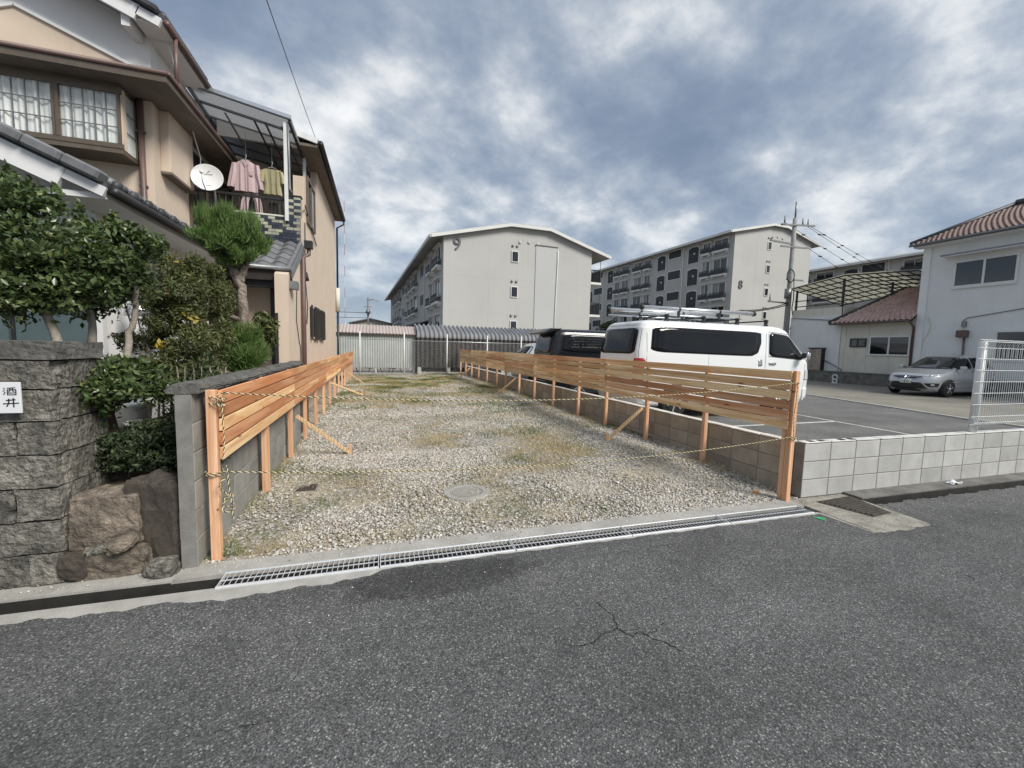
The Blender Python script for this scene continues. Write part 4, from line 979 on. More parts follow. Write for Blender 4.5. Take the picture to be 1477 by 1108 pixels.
def cur(u, v): x = -6.5+u*2.62; return (x, 8.232+.018*math.sin(x*38)+.010*math.sin(x*71+2), 4.48+v*.86)
MB().sheet(cur, 200, 2).build('curtain', 'lace', bw, smooth=True)
MB().sheet(lambda u, v: (-3.822+.006*math.sin(u*40), 8.30+u*.28, 4.49+v*.86), 40, 2).build('curtain', 'lace', bw, smooth=True)
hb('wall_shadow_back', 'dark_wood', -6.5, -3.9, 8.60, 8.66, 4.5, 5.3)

# single-storey front wing
hb('wall', 'stucco_white', -9, -2.92, 5.75, 8.66, 0, 2.92)
wz = lambda x: 3.0+(-2.46-x)*.45
MB().prism([(-8.6, 2.92), (-2.92, 2.92), (-2.92, wz(-2.92)-.1), (-5.6, wz(-5.6)-.1), (-8.6, 2.92)][:4], 'y', 5.76, 8.6).build('gable_wall', 'stucco_white', H)
mb = MB().add([(-2.46, 5.0, 2.96), (-5.6, 5.0, wz(-5.6)-.04), (-5.6, 8.66, wz(-5.6)-.04), (-2.46, 8.66, 2.96), (-2.46, 5.0, 3.03), (-5.6, 5.0, wz(-5.6)+.03), (-5.6, 8.66, wz(-5.6)+.03), (-2.46, 8.66, 3.03)],
              [(0, 1, 2, 3), (7, 6, 5, 4), (0, 4, 5, 1), (1, 5, 6, 2), (2, 6, 7, 3), (3, 7, 4, 0)])
wing = mb.build('wing_roof', 'tile_dark', H)
for k in range(10):
    x = -2.47-k*.27; z = wz(x)+.05
    MB().bar((x, 4.97, z), (x-.265, 4.97, z+.12), .16, .10, (.41, 0, .91)).build('verge_tile', 'tile_grey', wing, .02)
for k in range(13):
    MB().tube([(-2.50, 5.08+k*.28, 3.06), (-2.50, 5.34+k*.28, 3.06)], .052, 8).build('eave_tile', 'tile_grey', wing, smooth=True)
    MB().tube([(-2.45, 5.1+k*.28, 3.03), (-2.41, 5.1+k*.28, 3.02)], .05, 8).build('eave_tile_end', 'tile_dark', wing, smooth=True)
MB().bar((-2.47, 5.0, 2.93), (-2.80, 5.0, 3.075), .05, .09, (.41, 0, .91)).bar((-2.78, 4.995, 3.02), (-5.6, 4.995, wz(-5.6)-.14), .055, .17, (.41, 0, .91)).build('bargeboard', 'white_paint', H)
MB().box(-2.92, -2.48, 5.03, 8.66, 2.88, 2.93).build('soffit', 'stucco_white', H)
MB().tube([(-2.42, 5.0, 2.95), (-2.42, 8.6, 2.93)], .05, 8).build('gutter', 'black_metal', H, smooth=True)
# entrance glazing of the wing
hb('entry_frame', 'black_metal', -4.4, -2.95, 5.70, 5.76, .52, 2.35)
for k, (a, b) in enumerate(((-4.35, -3.68), (-3.62, -3.0))): hb('entry_panel', 'teal_panel', a, b, 5.67, 5.70, .6, 2.28)
hb('entry_post', 'white_paint', -2.93, -2.86, 5.60, 5.68, .0, 2.90)
lamp = MB().lathe([(.01, 2.02), (.06, 2.01), (.13, 1.93), (.15, 1.84), (.14, 1.83), (.01, 1.86)], (-2.66, 5.9, 0), 20).build('wall_lamp', 'aluminium', H, smooth=True)
hb('lamp_arm', 'steel_frame', -2.95, -2.66, 5.885, 5.915, 2.0, 2.03); hb('meter_box', 'plastic_white', -2.92, -2.80, 6.3, 6.6, 1.5, 1.95, bevel=.01)

# rear two-storey part with the lot-side wall
WX = -1.63
mb = MB().prism([(8.55, 0), (16.7, 0), (16.7, 6.02), (12.35, 6.02), (12.35, 5.30), (10.42, 5.20), (10.42, 4.2), (10.02, 4.2), (10.02, 3.55), (8.55, 2.80)], 'x', -1.85, WX); mb.build('wall', 'stucco_beige', H)
hb('wall', 'stucco_beige', -7, -1.852, 13.0, 16.7, 0, 6.0); hb('wall', 'stucco_beige', -3.6, -1.86, 9.9, 10.0, 0, 3.5)
hb('wall', 'stucco_beige', -3.6, -1.852, 12.9, 13.0, 3.6, 6.45)
hb('balcony_floor', 'concrete', -3.6, -1.86, 10.0, 13.0, 3.45, 3.60)
ez = lambda x: 6.16+(-1.40-x)*.24
mb = MB().add([(-1.38, 10.85, 6.10), (-3.4, 10.85, ez(-3.4)), (-3.4, 16.95, ez(-3.4)), (-1.38, 16.95, 6.10), (-1.38, 10.85, 6.19), (-3.4, 10.85, ez(-3.4)+.09), (-3.4, 16.95, ez(-3.4)+.09), (-1.38, 16.95, 6.19)],
              [(0, 1, 2, 3), (7, 6, 5, 4), (0, 4, 5, 1), (1, 5, 6, 2), (2, 6, 7, 3), (3, 7, 4, 0)])
mb.build('roof', 'tile_dark', H)
MB().prism([(-3.4, 6.0), (-1.85, 6.0), (-1.85, ez(-1.85)-.02), (-3.4, ez(-3.4)-.02)], 'y', 10.92, 11.0).build('gable_wall', 'stucco_white', H)
MB().box(-1.85, -1.42, 10.86, 16.9, 6.03, 6.09).build('soffit', 'brown_soffit', H)
MB().box(-1.41, -1.385, 10.86, 16.9, 6.02, 6.14).build('fascia', 'black_metal', H)
MB().tube([(-1.34, 10.85, 6.13), (-1.34, 16.95, 6.10)], .06, 8).build('gutter', 'black_metal', H, smooth=True)
MB().bar((-1.40, 10.84, 6.16), (-3.3, 10.84, ez(-3.3)+.02), .05, .12).build('bargeboard', 'white_paint', H)
MB().tube([(-1.34, 16.85, 6.06), (-1.34, 16.85, 5.92), (-1.56, 16.74, 5.75), (-1.56, 16.74, 3.6)], .034, 8).tube([(-1.56, 16.74, 2.75), (-1.56, 16.74, 0)], .04, 8).build('downpipe', 'black_metal', H, smooth=True)
MB().tube([(-1.56, 16.74, 3.6), (-1.56, 16.74, 2.75)], .075, 8).build('pipe_sleeve', 'stucco_cream', H, smooth=True)
# side windows
w = hb('window', 'bronze', WX, WX+.05, 10.62, 11.70, 4.28, 4.34)
for a in ((WX, WX+.05, 10.62, 11.70, 5.24, 5.30), (WX, WX+.05, 10.62, 10.67, 4.34, 5.24), (WX, WX+.05, 11.65, 11.70, 4.34, 5.24), (WX, WX+.05, 11.13, 11.18, 4.34, 5.24)): box('frame', 'bronze', w, *a)
box('pane', 'glass_grey', w, WX+.005, WX+.015, 10.67, 11.13, 4.34, 5.24); box('pane', 'glass_grey', w, WX+.02, WX+.03, 11.18, 11.65, 4.34, 5.24)
MB().bar((WX+.03, 10.3, 4.55), (WX+.03, 11.9, 4.05), .02, .03).build('cable_tray', 'black_metal', w)
w = hb('window', 'white_metal', WX, WX+.03, 10.95, 13.2, 1.68, 1.72); box('frame', 'white_metal', w, WX, WX+.03, 10.95, 13.2, 2.42, 2.46)
box('pane', 'teal_panel', w, WX+.005, WX+.02, 10.98, 13.17, 1.72, 2.42)
for a, b in ((11.38, 12.15), (12.42, 13.2)):
    s_ = box('shutter', 'dark_wood', w, WX+.03, WX+.06, a, b, 1.66, 2.47)
    for k in range(12): box('louvre', 'dark_wood', s_, WX+.062, WX+.074, a+.05, b-.05, 1.70+k*.062, 1.74+k*.062)
box('shutter', 'dark_wood', w, WX+.03, WX+.06, 10.88, 11.0, 1.66, 2.47)
# lot-side downpipes, cables
MB().tube([(-1.50, 10.02, 3.60), (-1.50, 10.02, 3.46), (-1.57, 9.75, 3.34), (-1.57, 9.75, .0)], .042, 8).build('downpipe', 'pipe_brown', H, smooth=True)
hb('rain_hopper', 'black_metal', -1.58, -1.42, 9.95, 10.1, 3.58, 3.74)
MB().tube([(-1.615, 10.35, 4.2), (-1.615, 10.3, 3.4), (-1.60, 10.28, 3.0), (-1.605, 10.24, 2.9), (-1.61, 10.5, 2.4), (-1.615, 10.4, 2.0)], .010, 5).build('cable', 'plastic_black', H, smooth=True)
MB().tube([(-1.615, 9.3, 2.7), (-1.615, 9.2, 2.0), (-1.61, 9.45, 1.55), (-1.615, 9.6, 1.5), (-1.615, 9.6, .6)], .008, 5).build('cable', 'plastic_black', H, smooth=True)
MB().tube([(-1.605, 10.3, 3.12), (-1.58, 10.28, 2.94)], [.03, .045], 8).build('junction_box', 'plastic_black', H, smooth=True)

# porch roof of curved tiles
pz = lambda y: 2.955+(y-8.72)*.57
MB().add([(-3.75, 8.74, pz(8.74)-.06), (-1.62, 8.74, pz(8.74)-.06), (-1.62, 10.02, pz(10.02)-.06), (-3.75, 10.02, pz(10.02)-.06), (-3.75, 8.74, pz(8.74)-.14), (-1.62, 8.74, pz(8.74)-.14), (-1.62, 10.02, pz(10.02)-.14), (-3.75, 10.02, pz(10.02)-.14)],
         [(0, 1, 2, 3), (7, 6, 5, 4), (0, 4, 5, 1), (1, 5, 6, 2), (2, 6, 7, 3), (3, 7, 4, 0)]).build('porch_roof', 'dark_wood', H)
pr_ = [o for o in H.children if o.name.startswith('porch_roof')][0]
tm = MB()
def tl(u, v):
    x = (u-.5)*.30; w = .026*math.sin(2*math.pi*u*1.0-.6); return (x, v*.29-.145, w+.02*(1-v))
tm.sheet(tl, 10, 2); nv = len(tm.v); tm.v += [(a, b, c-.018) for a, b, c in tm.v]; tm.f += [tuple(i+nv for i in reversed(f)) for f in tm.f]
edge = [i*3 for i in range(11)]
for i in range(10): a, b = edge[i], edge[i+1]; tm.f.append((a, b, b+nv, a+nv))
tile_me = tm.mesh('roof_tile', smooth=False); tile_me.materials.append(M['tile_grey'])
for r in range(6):
    for c in range(8):
        y = 8.80+r*.225; piece('roof_tile', tile_me, pr_, (-1.80-c*.262, y, pz(y)-.015), (math.atan(.57), 0, 0))
MB().bar((-1.655, 8.66, pz(8.66)-.02), (-1.655, 10.02, pz(10.02)-.02), .07, .10).build('verge_tile', 'tile_grey', H, .02)
MB().bar((-1.60, 8.70, pz(8.70)-.12), (-1.60, 10.0, pz(10.0)-.12), .03, .14).build('bargeboard', 'steel_frame', H)
hb('fascia', 'dark_wood', -3.75, -1.62, 8.70, 8.74, 2.70, 2.93); MB().tube([(-3.75, 8.66, 2.93), (-1.6, 8.66, 2.92)], .045, 8).build('gutter', 'steel_frame', H, smooth=True)
hb('porch_beam', 'black_metal', -3.6, -1.63, 8.80, 8.95, 2.58, 2.78); hb('beam_end', 'steel_frame', -1.74, -1.50, 8.62, 8.86, 2.56, 2.70)
hb('porch_ceiling', 'dark_wood', -3.6, -1.86, 8.75, 9.9, 2.80, 2.83)
hb('porch_wall', 'stucco_beige', -2.6, -1.96, 9.3, 9.4, 0, 2.8)
dr = hb('door', 'dark_wood', -1.96, -1.852, 9.1, 9.32, 0, 2.8); hb('door_post', 'black_metal', -2.04, -1.965, 9.08, 9.2, 0, 2.8)
hb('door', 'black_metal', -1.852, -1.80, 8.51, 8.545, .1, 2.1); box('handle', 'chrome', dr, -1.90, -1.80, 9.04, 9.07, 1.30, 1.33)
hb('wall_plaque', 'black_metal', -2.35, -2.20, 9.28, 9.298, 2.05, 2.13)

# balcony parapet faced with dark blue and cream tiles
hb('parapet', 'mortar', -3.6, -1.64, 10.008, 10.12, 3.60, 4.18); hb('parapet_pillar', 'mortar', -1.905, -1.64, 10.008, 10.12, 4.18, 4.62)
hb('parapet_cap', 'stucco_cream', -3.62, -1.91, 9.985, 10.14, 4.18, 4.215, bevel=.004); hb('pillar_cap', 'black_metal', -1.93, -1.62, 9.98, 10.15, 4.62, 4.645)
pp_ = [o for o in H.children if o.name.startswith('parapet')][0]
tb, tcr = blockmesh('facing_tile', .128, .016, .058, 'tile_blue', .003), blockmesh('facing_tile', .128, .016, .058, 'tile_cream', .003)
q = random.Random(4); crun = 0
for r in range(9):
    for c in range(15):
        x = -3.53+c*.134+(.067 if r % 2 else 0)
        if x > -1.70: continue
        p_ = .14 if r < 3 else (.55 if r < 6 else .9)
        crun = crun-1 if crun > 0 else (q.choice((1, 2)) if q.random() < p_*.5 else 0)
        piece('facing_tile', tcr if crun else tb, pp_, (x, 10.004, 3.612+r*.0632))
for r in range(7):
    for c in range(2): piece('facing_tile', tcr if (r+c) % 2 else tb, pp_, (-1.838+c*.134, 10.004, 4.182+r*.0632))
# balcony rail
rl = MB().box(-3.56, -1.92, 10.04, 10.09, 4.53, 4.57).build('railing', 'black_metal', H)
for k in range(14): box('baluster', 'black_metal', rl, -3.50+k*.118, -3.478+k*.118, 10.055, 10.075, 4.215, 4.53)
# balcony canopy of pale sheet on steel
Ac, Bc, Cc, Dc = Vector((-3.60, 9.9, 6.45)), Vector((-1.77, 9.9, 6.11)), Vector((-1.77, 12.5, 5.92)), Vector((-3.60, 12.5, 6.26))
cn = lambda u, v: (Ac.lerp(Bc, u)).lerp(Dc.lerp(Cc, u), v)
can = MB().sheet(lambda u, v: cn(u, v)+Vector((0, 0, .02)), 2, 2); can = can.build('canopy', 'poly_sheet', H)
for v in (0, .2, .4, .6, .8, 1): MB().bar(cn(0, v), cn(1, v), .05, .04).build('rafter', 'steel_frame', can)
for u in (.04, .98): MB().bar(cn(u, 0)-Vector((0, 0, .05)), cn(u, 1)-Vector((0, 0, .05)), .05, .06).build('beam', 'steel_frame' if u < .9 else 'black_metal', can)
MB().bar(cn(0, 0)+Vector((0, -.02, .03)), cn(1, 0)+Vector((0, -.02, .03)), .03, .07).build('edge_trim', 'aluminium', can)
for i, x in enumerate((-2.95, -2.45, -2.25, -1.95)): MB().bar((x, 9.92, 6.24-.19*(x+3.6)/1.8-.12), (x+.1, 12.5, 5.62), .03, .03).build('clothes_pole', 'steel_frame' if i == 0 else 'black_metal', can)
hb('canopy_post', 'white_metal', -1.925, -1.86, 9.93, 9.985, 4.1, 6.06); hb('canopy_post', 'white_metal', -1.80, -1.74, 11.35, 11.42, 4.2, 5.95)
MB().tube([(-1.84, 9.93, 6.05), (-1.83, 9.93, 5.4), (-1.83, 9.95, 4.75), (-1.78, 9.96, 4.68)], .022, 7).build('drain_hose', 'steel_frame', H, smooth=True)
MB().tube([(-3.30, 8.5, 6.4), (-3.33, 9.0, 5.9), (-3.36, 9.86, 5.1), (-3.40, 9.92, 4.6)], .010, 6).build('cable', 'white_metal', H, smooth=True)

# satellite dish on the rail
t = thing('satellite_dish', 'white satellite dish clamped to the balcony rail', 'satellite dish', (-3.2, 9.72, 4.5))
dm = Matrix.Translation((-3.19, 9.66, 4.67)) @ Vector((.12, -1, .20)).to_track_quat('Z', 'Y').to_matrix().to_4x4()
d = MB().lathe([(.003, -.045), (.09, -.038), (.18, -.012), (.255, .026), (.262, .030), (.258, .022), (.18, -.02), (.09, -.046), (.003, -.053)], (0, 0, 0), 40)
d.v = [tuple(dm @ Vector(p)) for p in d.v]; d.build('reflector', 'plastic_white', t, smooth=True)
def dmark(name, pts, w, m='ink_black'):
    mb = MB()
    for a, b in zip(pts, pts[1:]): mb.bar(dm @ Vector((a[0], a[1], -.046+.95*(a[0]**2+a[1]**2)*1.05+.008)), dm @ Vector((b[0], b[1], -.046+.95*(b[0]**2+b[1]**2)*1.05+.008)), w, .002)
    mb.build(name, m, t)
dmark('emblem', [(-.02, .11), (.035, .16)], .016); dmark('lettering', [(-.07, .085), (.075, .10)], .010, 'number_grey'); dmark('lettering', [(-.02, -.135), (.05, -.13)], .008, 'number_grey')
MB().tube([dm @ Vector((-.02, -.25, .02)), dm @ Vector((-.03, -.20, .20)), dm @ Vector((-.03, -.06, .30))], .012, 7).build('feed_arm', 'plastic_white', t, smooth=True)
MB().tube([dm @ Vector((-.03, -.07, .31)), dm @ Vector((-.03, .00, .22))], [.03, .022], 10).build('feed_horn', 'plastic_white', t, smooth=True)
MB().tube([dm @ Vector((0, 0, -.05)), (-3.19, 9.98, 4.6), (-3.19, 10.03, 4.45), (-3.19, 10.04, 4.24)], .022, 8).build('mount', 'steel_frame', t, smooth=True)

# laundry on hangers
def cloth(mb, outline, y, amp, freq, thick=.022, seed=0):
    """outline: list of (z, xl, xr) from top to bottom"""
    n = len(outline)-1
    def f(u, v, s):
        k = min(n-1, int(v*n)); t_ = v*n-k; z, a, b = [outline[k][i]*(1-t_)+outline[k+1][i]*t_ for i in range(3)]
        x = a+(b-a)*u; fold = amp*math.sin(u*freq+seed)*(0.25+.75*v)+amp*.5*math.sin(u*freq*2.3+1+seed)*v
        return (x, y+fold+s*thick*(.3+.7*math.sin(math.pi*u)), z)
    mb.sheet(lambda u, v: f(u, v, -1), 30, 12).sheet(lambda u, v: f(u, v, 1), 30, 12); return mb
def hanger(t, x, y, z, w):
    MB().tube([(x-w, y, z-.08), (x, y, z), (x+w, y, z-.08), (x-w, y, z-.08)], .006, 5).tube([(x, y, z), (x, y, z+.05), (x+.015, y, z+.075), (x+.01, y, z+.10), (x-.02, y, z+.095)], .005, 5).build('hanger', 'plastic_white', t, smooth=True)
    MB().tube([(x, y, z+.09), (x, y, z+.55)], .004, 4).build('hanging_cord', 'steel_frame', t)
t = thing('pink_shirt', 'pink pyjama shirt on a hanger above the balcony rail', 'shirt', (-2.74, 10.42, 4.75))
mb = cloth(MB(), [(5.36, -2.80, -2.68), (5.34, -2.86, -2.62), (5.29, -2.94, -2.54), (5.1, -2.95, -2.53), (4.80, -2.955, -2.525), (4.735, -2.955, -2.525)], 10.42, .014, 16); mb.build('body', 'pink_cloth', t, smooth=True)
for s in (-1, 1):
    c = -2.74+s*.20; mb = cloth(MB(), [(5.29, c-.03, c+.05) if s > 0 else (5.29, c-.05, c+.03), (5.1, c+s*.03-.06, c+s*.03+.06), (4.86, c+s*.075-.06, c+s*.075+.06), (4.80, c+s*.085-.055, c+s*.085+.055)], 10.41, .01, 9, .03, s)
    mb.build('sleeve', 'pink_cloth', t, smooth=True)
MB().bar((-2.74, 10.385, 5.32), (-2.735, 10.38, 4.76), .003, .014, (1, 0, 0)).build('placket', 'pink_cloth', t)
MB().add([(-2.74, 10.378, 5.22), (-2.82, 10.385, 5.36), (-2.76, 10.38, 5.37)], [(0, 1, 2)]).add([(-2.735, 10.376, 5.22), (-2.66, 10.383, 5.36), (-2.72, 10.378, 5.37)], [(0, 1, 2)]).build('collar', 'pink_cloth', t)
box('pocket', 'pink_cloth', t, -2.67, -2.60, 10.372, 10.38, 5.06, 5.15); hanger(t, -2.74, 10.42, 5.38, .17)
t = thing('yellow_top', 'mustard yellow short-sleeved top on a hanger', 'shirt', (-2.25, 10.42, 4.73))
mb = cloth(MB(), [(5.25, -2.41, -2.09), (5.21, -2.44, -2.06), (5.12, -2.43, -2.07), (4.95, -2.40, -2.09), (4.735, -2.425, -2.06)], 10.42, .016, 19, .024, 2); mb.build('body', 'yellow_cloth', t, smooth=True)
for s in (-1, 1):
    c = -2.25+s*.17; mb = cloth(MB(), [(5.22, c-.04, c+.04), (5.08, c+s*.03-.05, c+s*.03+.05), (4.98, c+s*.04-.05, c+s*.04+.05)], 10.41, .006, 8, .028, s); mb.build('sleeve', 'yellow_cloth', t, smooth=True)
hanger(t, -2.25, 10.42, 5.31, .15)
t = thing('pink_trousers', 'pink pyjama trousers hanging behind the balcony rail', 'trousers', (-2.66, 10.5, 4.22))
for s, c in ((-1, -2.79), (1, -2.55)):
    mb = cloth(MB(), [(4.74, -2.67-.13 if s < 0 else -2.67, -2.67 if s < 0 else -2.54), (4.55, c-.07, c+.07), (4.26, c+s*.03-.075, c+s*.03+.075)], 10.50, .012, 10, .03, s); mb.build('trouser_leg', 'pink_cloth', t, smooth=True)
t = thing('dark_trousers', 'black trousers hanging between the pink trouser legs', 'trousers', (-2.66, 10.58, 4.22))
cloth(MB(), [(4.74, -2.74, -2.55), (4.5, -2.77, -2.50), (4.22, -2.79, -2.46)], 10.60, .012, 10, .02, 3).build('body', 'dark_cloth', t, smooth=True)
t = thing('dark_garment', 'dark brown garment hanging at the right of the laundry', 'garment', (-2.2, 10.62, 4.22))
cloth(MB(), [(4.62, -2.36, -2.04), (4.4, -2.37, -2.02), (4.22, -2.36, -2.03)], 10.62, .02, 22, .02, 5).build('body', 'dark_wood', t, smooth=True)
# ================================================================== REAR: chain-link fence, bicycle shelters
t = thing('chain_link_fence', 'chain-link fence with white posts across the back of lot', 'fence', (2.5, 21.3, 0))
for x in (-1.02, 1.04, 3.16, 5.26, 7.13, 9.2): MB().tube([(x, 21.3, -.05), (x, 21.3, 2.2)], .032, 8).build('post', 'white_metal', t, smooth=True)
for z in (1.82, .12): MB().tube([(-1.6, 21.3, z), (9.2, 21.3, z)], .016, 6).build('rail', 'aluminium', t, smooth=True)
mb = MB()
for k in range(-24, 140):
    for s in (1, -1):
        x0 = -1.6+k*.085; x1 = x0+1.7*.55*s; a, b = Vector((x0, 21.285+.004*s, .12)), Vector((x1, 21.285+.004*s, 1.82))
        def cl(p, q_):
            if q_.x < -1.6 or p.x > 9.2 or p.x < -1.6 and q_.x < -1.6: return None
            return p, q_
        if min(x0, x1) < -1.6 or max(x0, x1) > 9.2: continue
        mb.tube([a, b], .0022, 3, False)
o = mb.build('wire_mesh', 'galvanised', t); o['kind'] = 'stuff'
def corrugated(path, x0, x1, pitch, amp, per=6):
    """sheet whose ribs run along path (list of (y,z)); corrugation repeats along x"""
    n = int((x1-x0)/pitch*per); P = [Vector((0, y, z)) for y, z in path]; mb = MB(); vs = []
    for i in range(n+1):
        x = x0+(x1-x0)*i/n; w = amp*math.cos(2*math.pi*i/per)
        for k, p in enumerate(P):
            d = (P[min(k+1, len(P)-1)]-P[max(k-1, 0)]).normalized(); nn = Vector((0, -d.z, d.y)); q_ = p+nn*w; vs.append((x, q_.y, q_.z))
    m = len(P); fs = [(i*m+k, i*m+k+1, (i+1)*m+k+1, (i+1)*m+k) for i in range(n) for k in range(m-1)]
    return mb.add(vs, fs)
t = thing('green_shed', 'grey-green corrugated bicycle shed with pinkish roof behind the fence', 'shed', (-.2, 22.6, 0))
corrugated([(22.3, .40), (22.3, 2.12)], -2.4, 1.66, .115, .014).build('wall_sheet', 'corrugated_green', t, smooth=True)
corrugated([(22.18, 2.14), (23.5, 2.60)], -2.5, 1.70, .16, .022).build('roof_sheet', 'corrugated_pink', t, smooth=True)
box('fascia', 'brown_metal', t, -2.5, 1.70, 22.16, 22.2, 2.08, 2.13)
for x in (-2.35, -.3, 1.6): box('post', 'white_metal', t, x-.03, x+.03, 22.33, 22.39, 0, 2.1)
box('back_wall', 'concrete_pale', t, -2.4, 1.66, 23.6, 23.65, .85, 2.4); box('floor', 'concrete', t, -2.4, 1.66, 22.34, 23.6, 0, .035); box('plinth', 'concrete', t, -2.4, 1.7, 22.25, 22.33, -.05, .16)  # unseen back wall starts high so light reaches the bicycles from behind
t = thing('brown_shelter', 'long dark brown corrugated shelter with rounded ribbed roof', 'shelter', (6, 22.4, 0))
arc = [(22.0+.34-.34*math.cos(a), 2.0+.34*math.sin(a)) for a in [i*math.pi/2/7*.84 for i in range(8)]]
top = [(22.0+.34+.1+(i)*.6, arc[-1][1]+.06+i*.17) for i in range(3)]
corrugated([(22.0, .46), (22.0, 1.2), arc[0]], 1.72, 13.2, .235, .06, 8).build('wall_sheet', 'corrugated_brown', t, smooth=True)
corrugated(arc, 1.72, 13.2, .235, .06, 8).build('eave_sheet', 'corrugated_brown_lit', t, smooth=True)
corrugated([arc[-1]]+top, 1.72, 13.2, .235, .06, 8).build('roof_sheet', 'corrugated_brown_lit', t, smooth=True)
MB().bar((1.70, 21.98, 2.0), (1.70, 23.7, 2.74), .03, .06).build('edge_trim', 'aluminium', t)
for k in range(8):
    x = 1.85+k*1.5; box('footing', 'concrete_pale', t, x-.09, x+.09, 21.98, 22.12, -.05, .47)
box('back_wall', 'balcony_dark', t, 1.72, 13.2, 23.9, 23.95, 0, 2.5); box('low_kerb', 'concrete', t, 1.72, 13.2, 22.05, 22.2, -.05, .22)
# bicycles in the shed
def bicycle(x, y, label):
    t = thing('bicycle', label, 'bicycle', (x, y, .03), 0, 'bicycles in the shed')
    for wx in (-.5, .5):
        mb = MB(); R = .33; mb.tube([(wx+R*math.cos(a), 0, .34+R*math.sin(a)) for a in [i*2*math.pi/28 for i in range(29)]], .022, 6, False)
        w = mb.build('wheel', 'rubber', t, smooth=True, local=True)
        mb = MB()
        for i in range(10): a = i*math.pi/5; mb.tube([(wx, .0, .34), (wx+R*math.cos(a), 0, .34+R*math.sin(a))], .003, 3)
        mb.tube([(wx, -.04, .34), (wx, .04, .34)], .03, 8).build('spokes', 'aluminium', w, local=True)
    MB().tube([(.5, 0, .34), (.40, 0, .75), (.36, 0, .98)], .018, 7).tube([(-.5, 0, .34), (-.08, 0, .30), (.38, 0, .68)], .018, 7).tube([(-.08, 0, .30), (-.22, 0, .82)], .018, 7).tube([(-.5, 0, .34), (-.20, 0, .72), (.38, 0, .70)], .014, 7).build('frame', 'black_metal', t, smooth=True, local=True)
    MB().tube([(.25, -.26, 1.0), (.36, -.1, 1.02), (.36, .1, 1.02), (.25, .26, 1.0)], .014, 6).build('handlebar', 'aluminium', t, smooth=True, local=True)
    MB().lathe([(.02, .82), (.10, .84), (.11, .87), (.05, .90)], (-.24, 0, 0), 12).build('saddle', 'plastic_black', t, smooth=True, local=True)
    box('stand', 'aluminium', t, -.58, -.56, -.08, .08, .0, .30, local=True)
bicycle(-.44, 22.75, 'left bicycle whose wheels show under the green shed wall'); bicycle(.74, 22.8, 'right bicycle whose wheels show under the green shed wall')

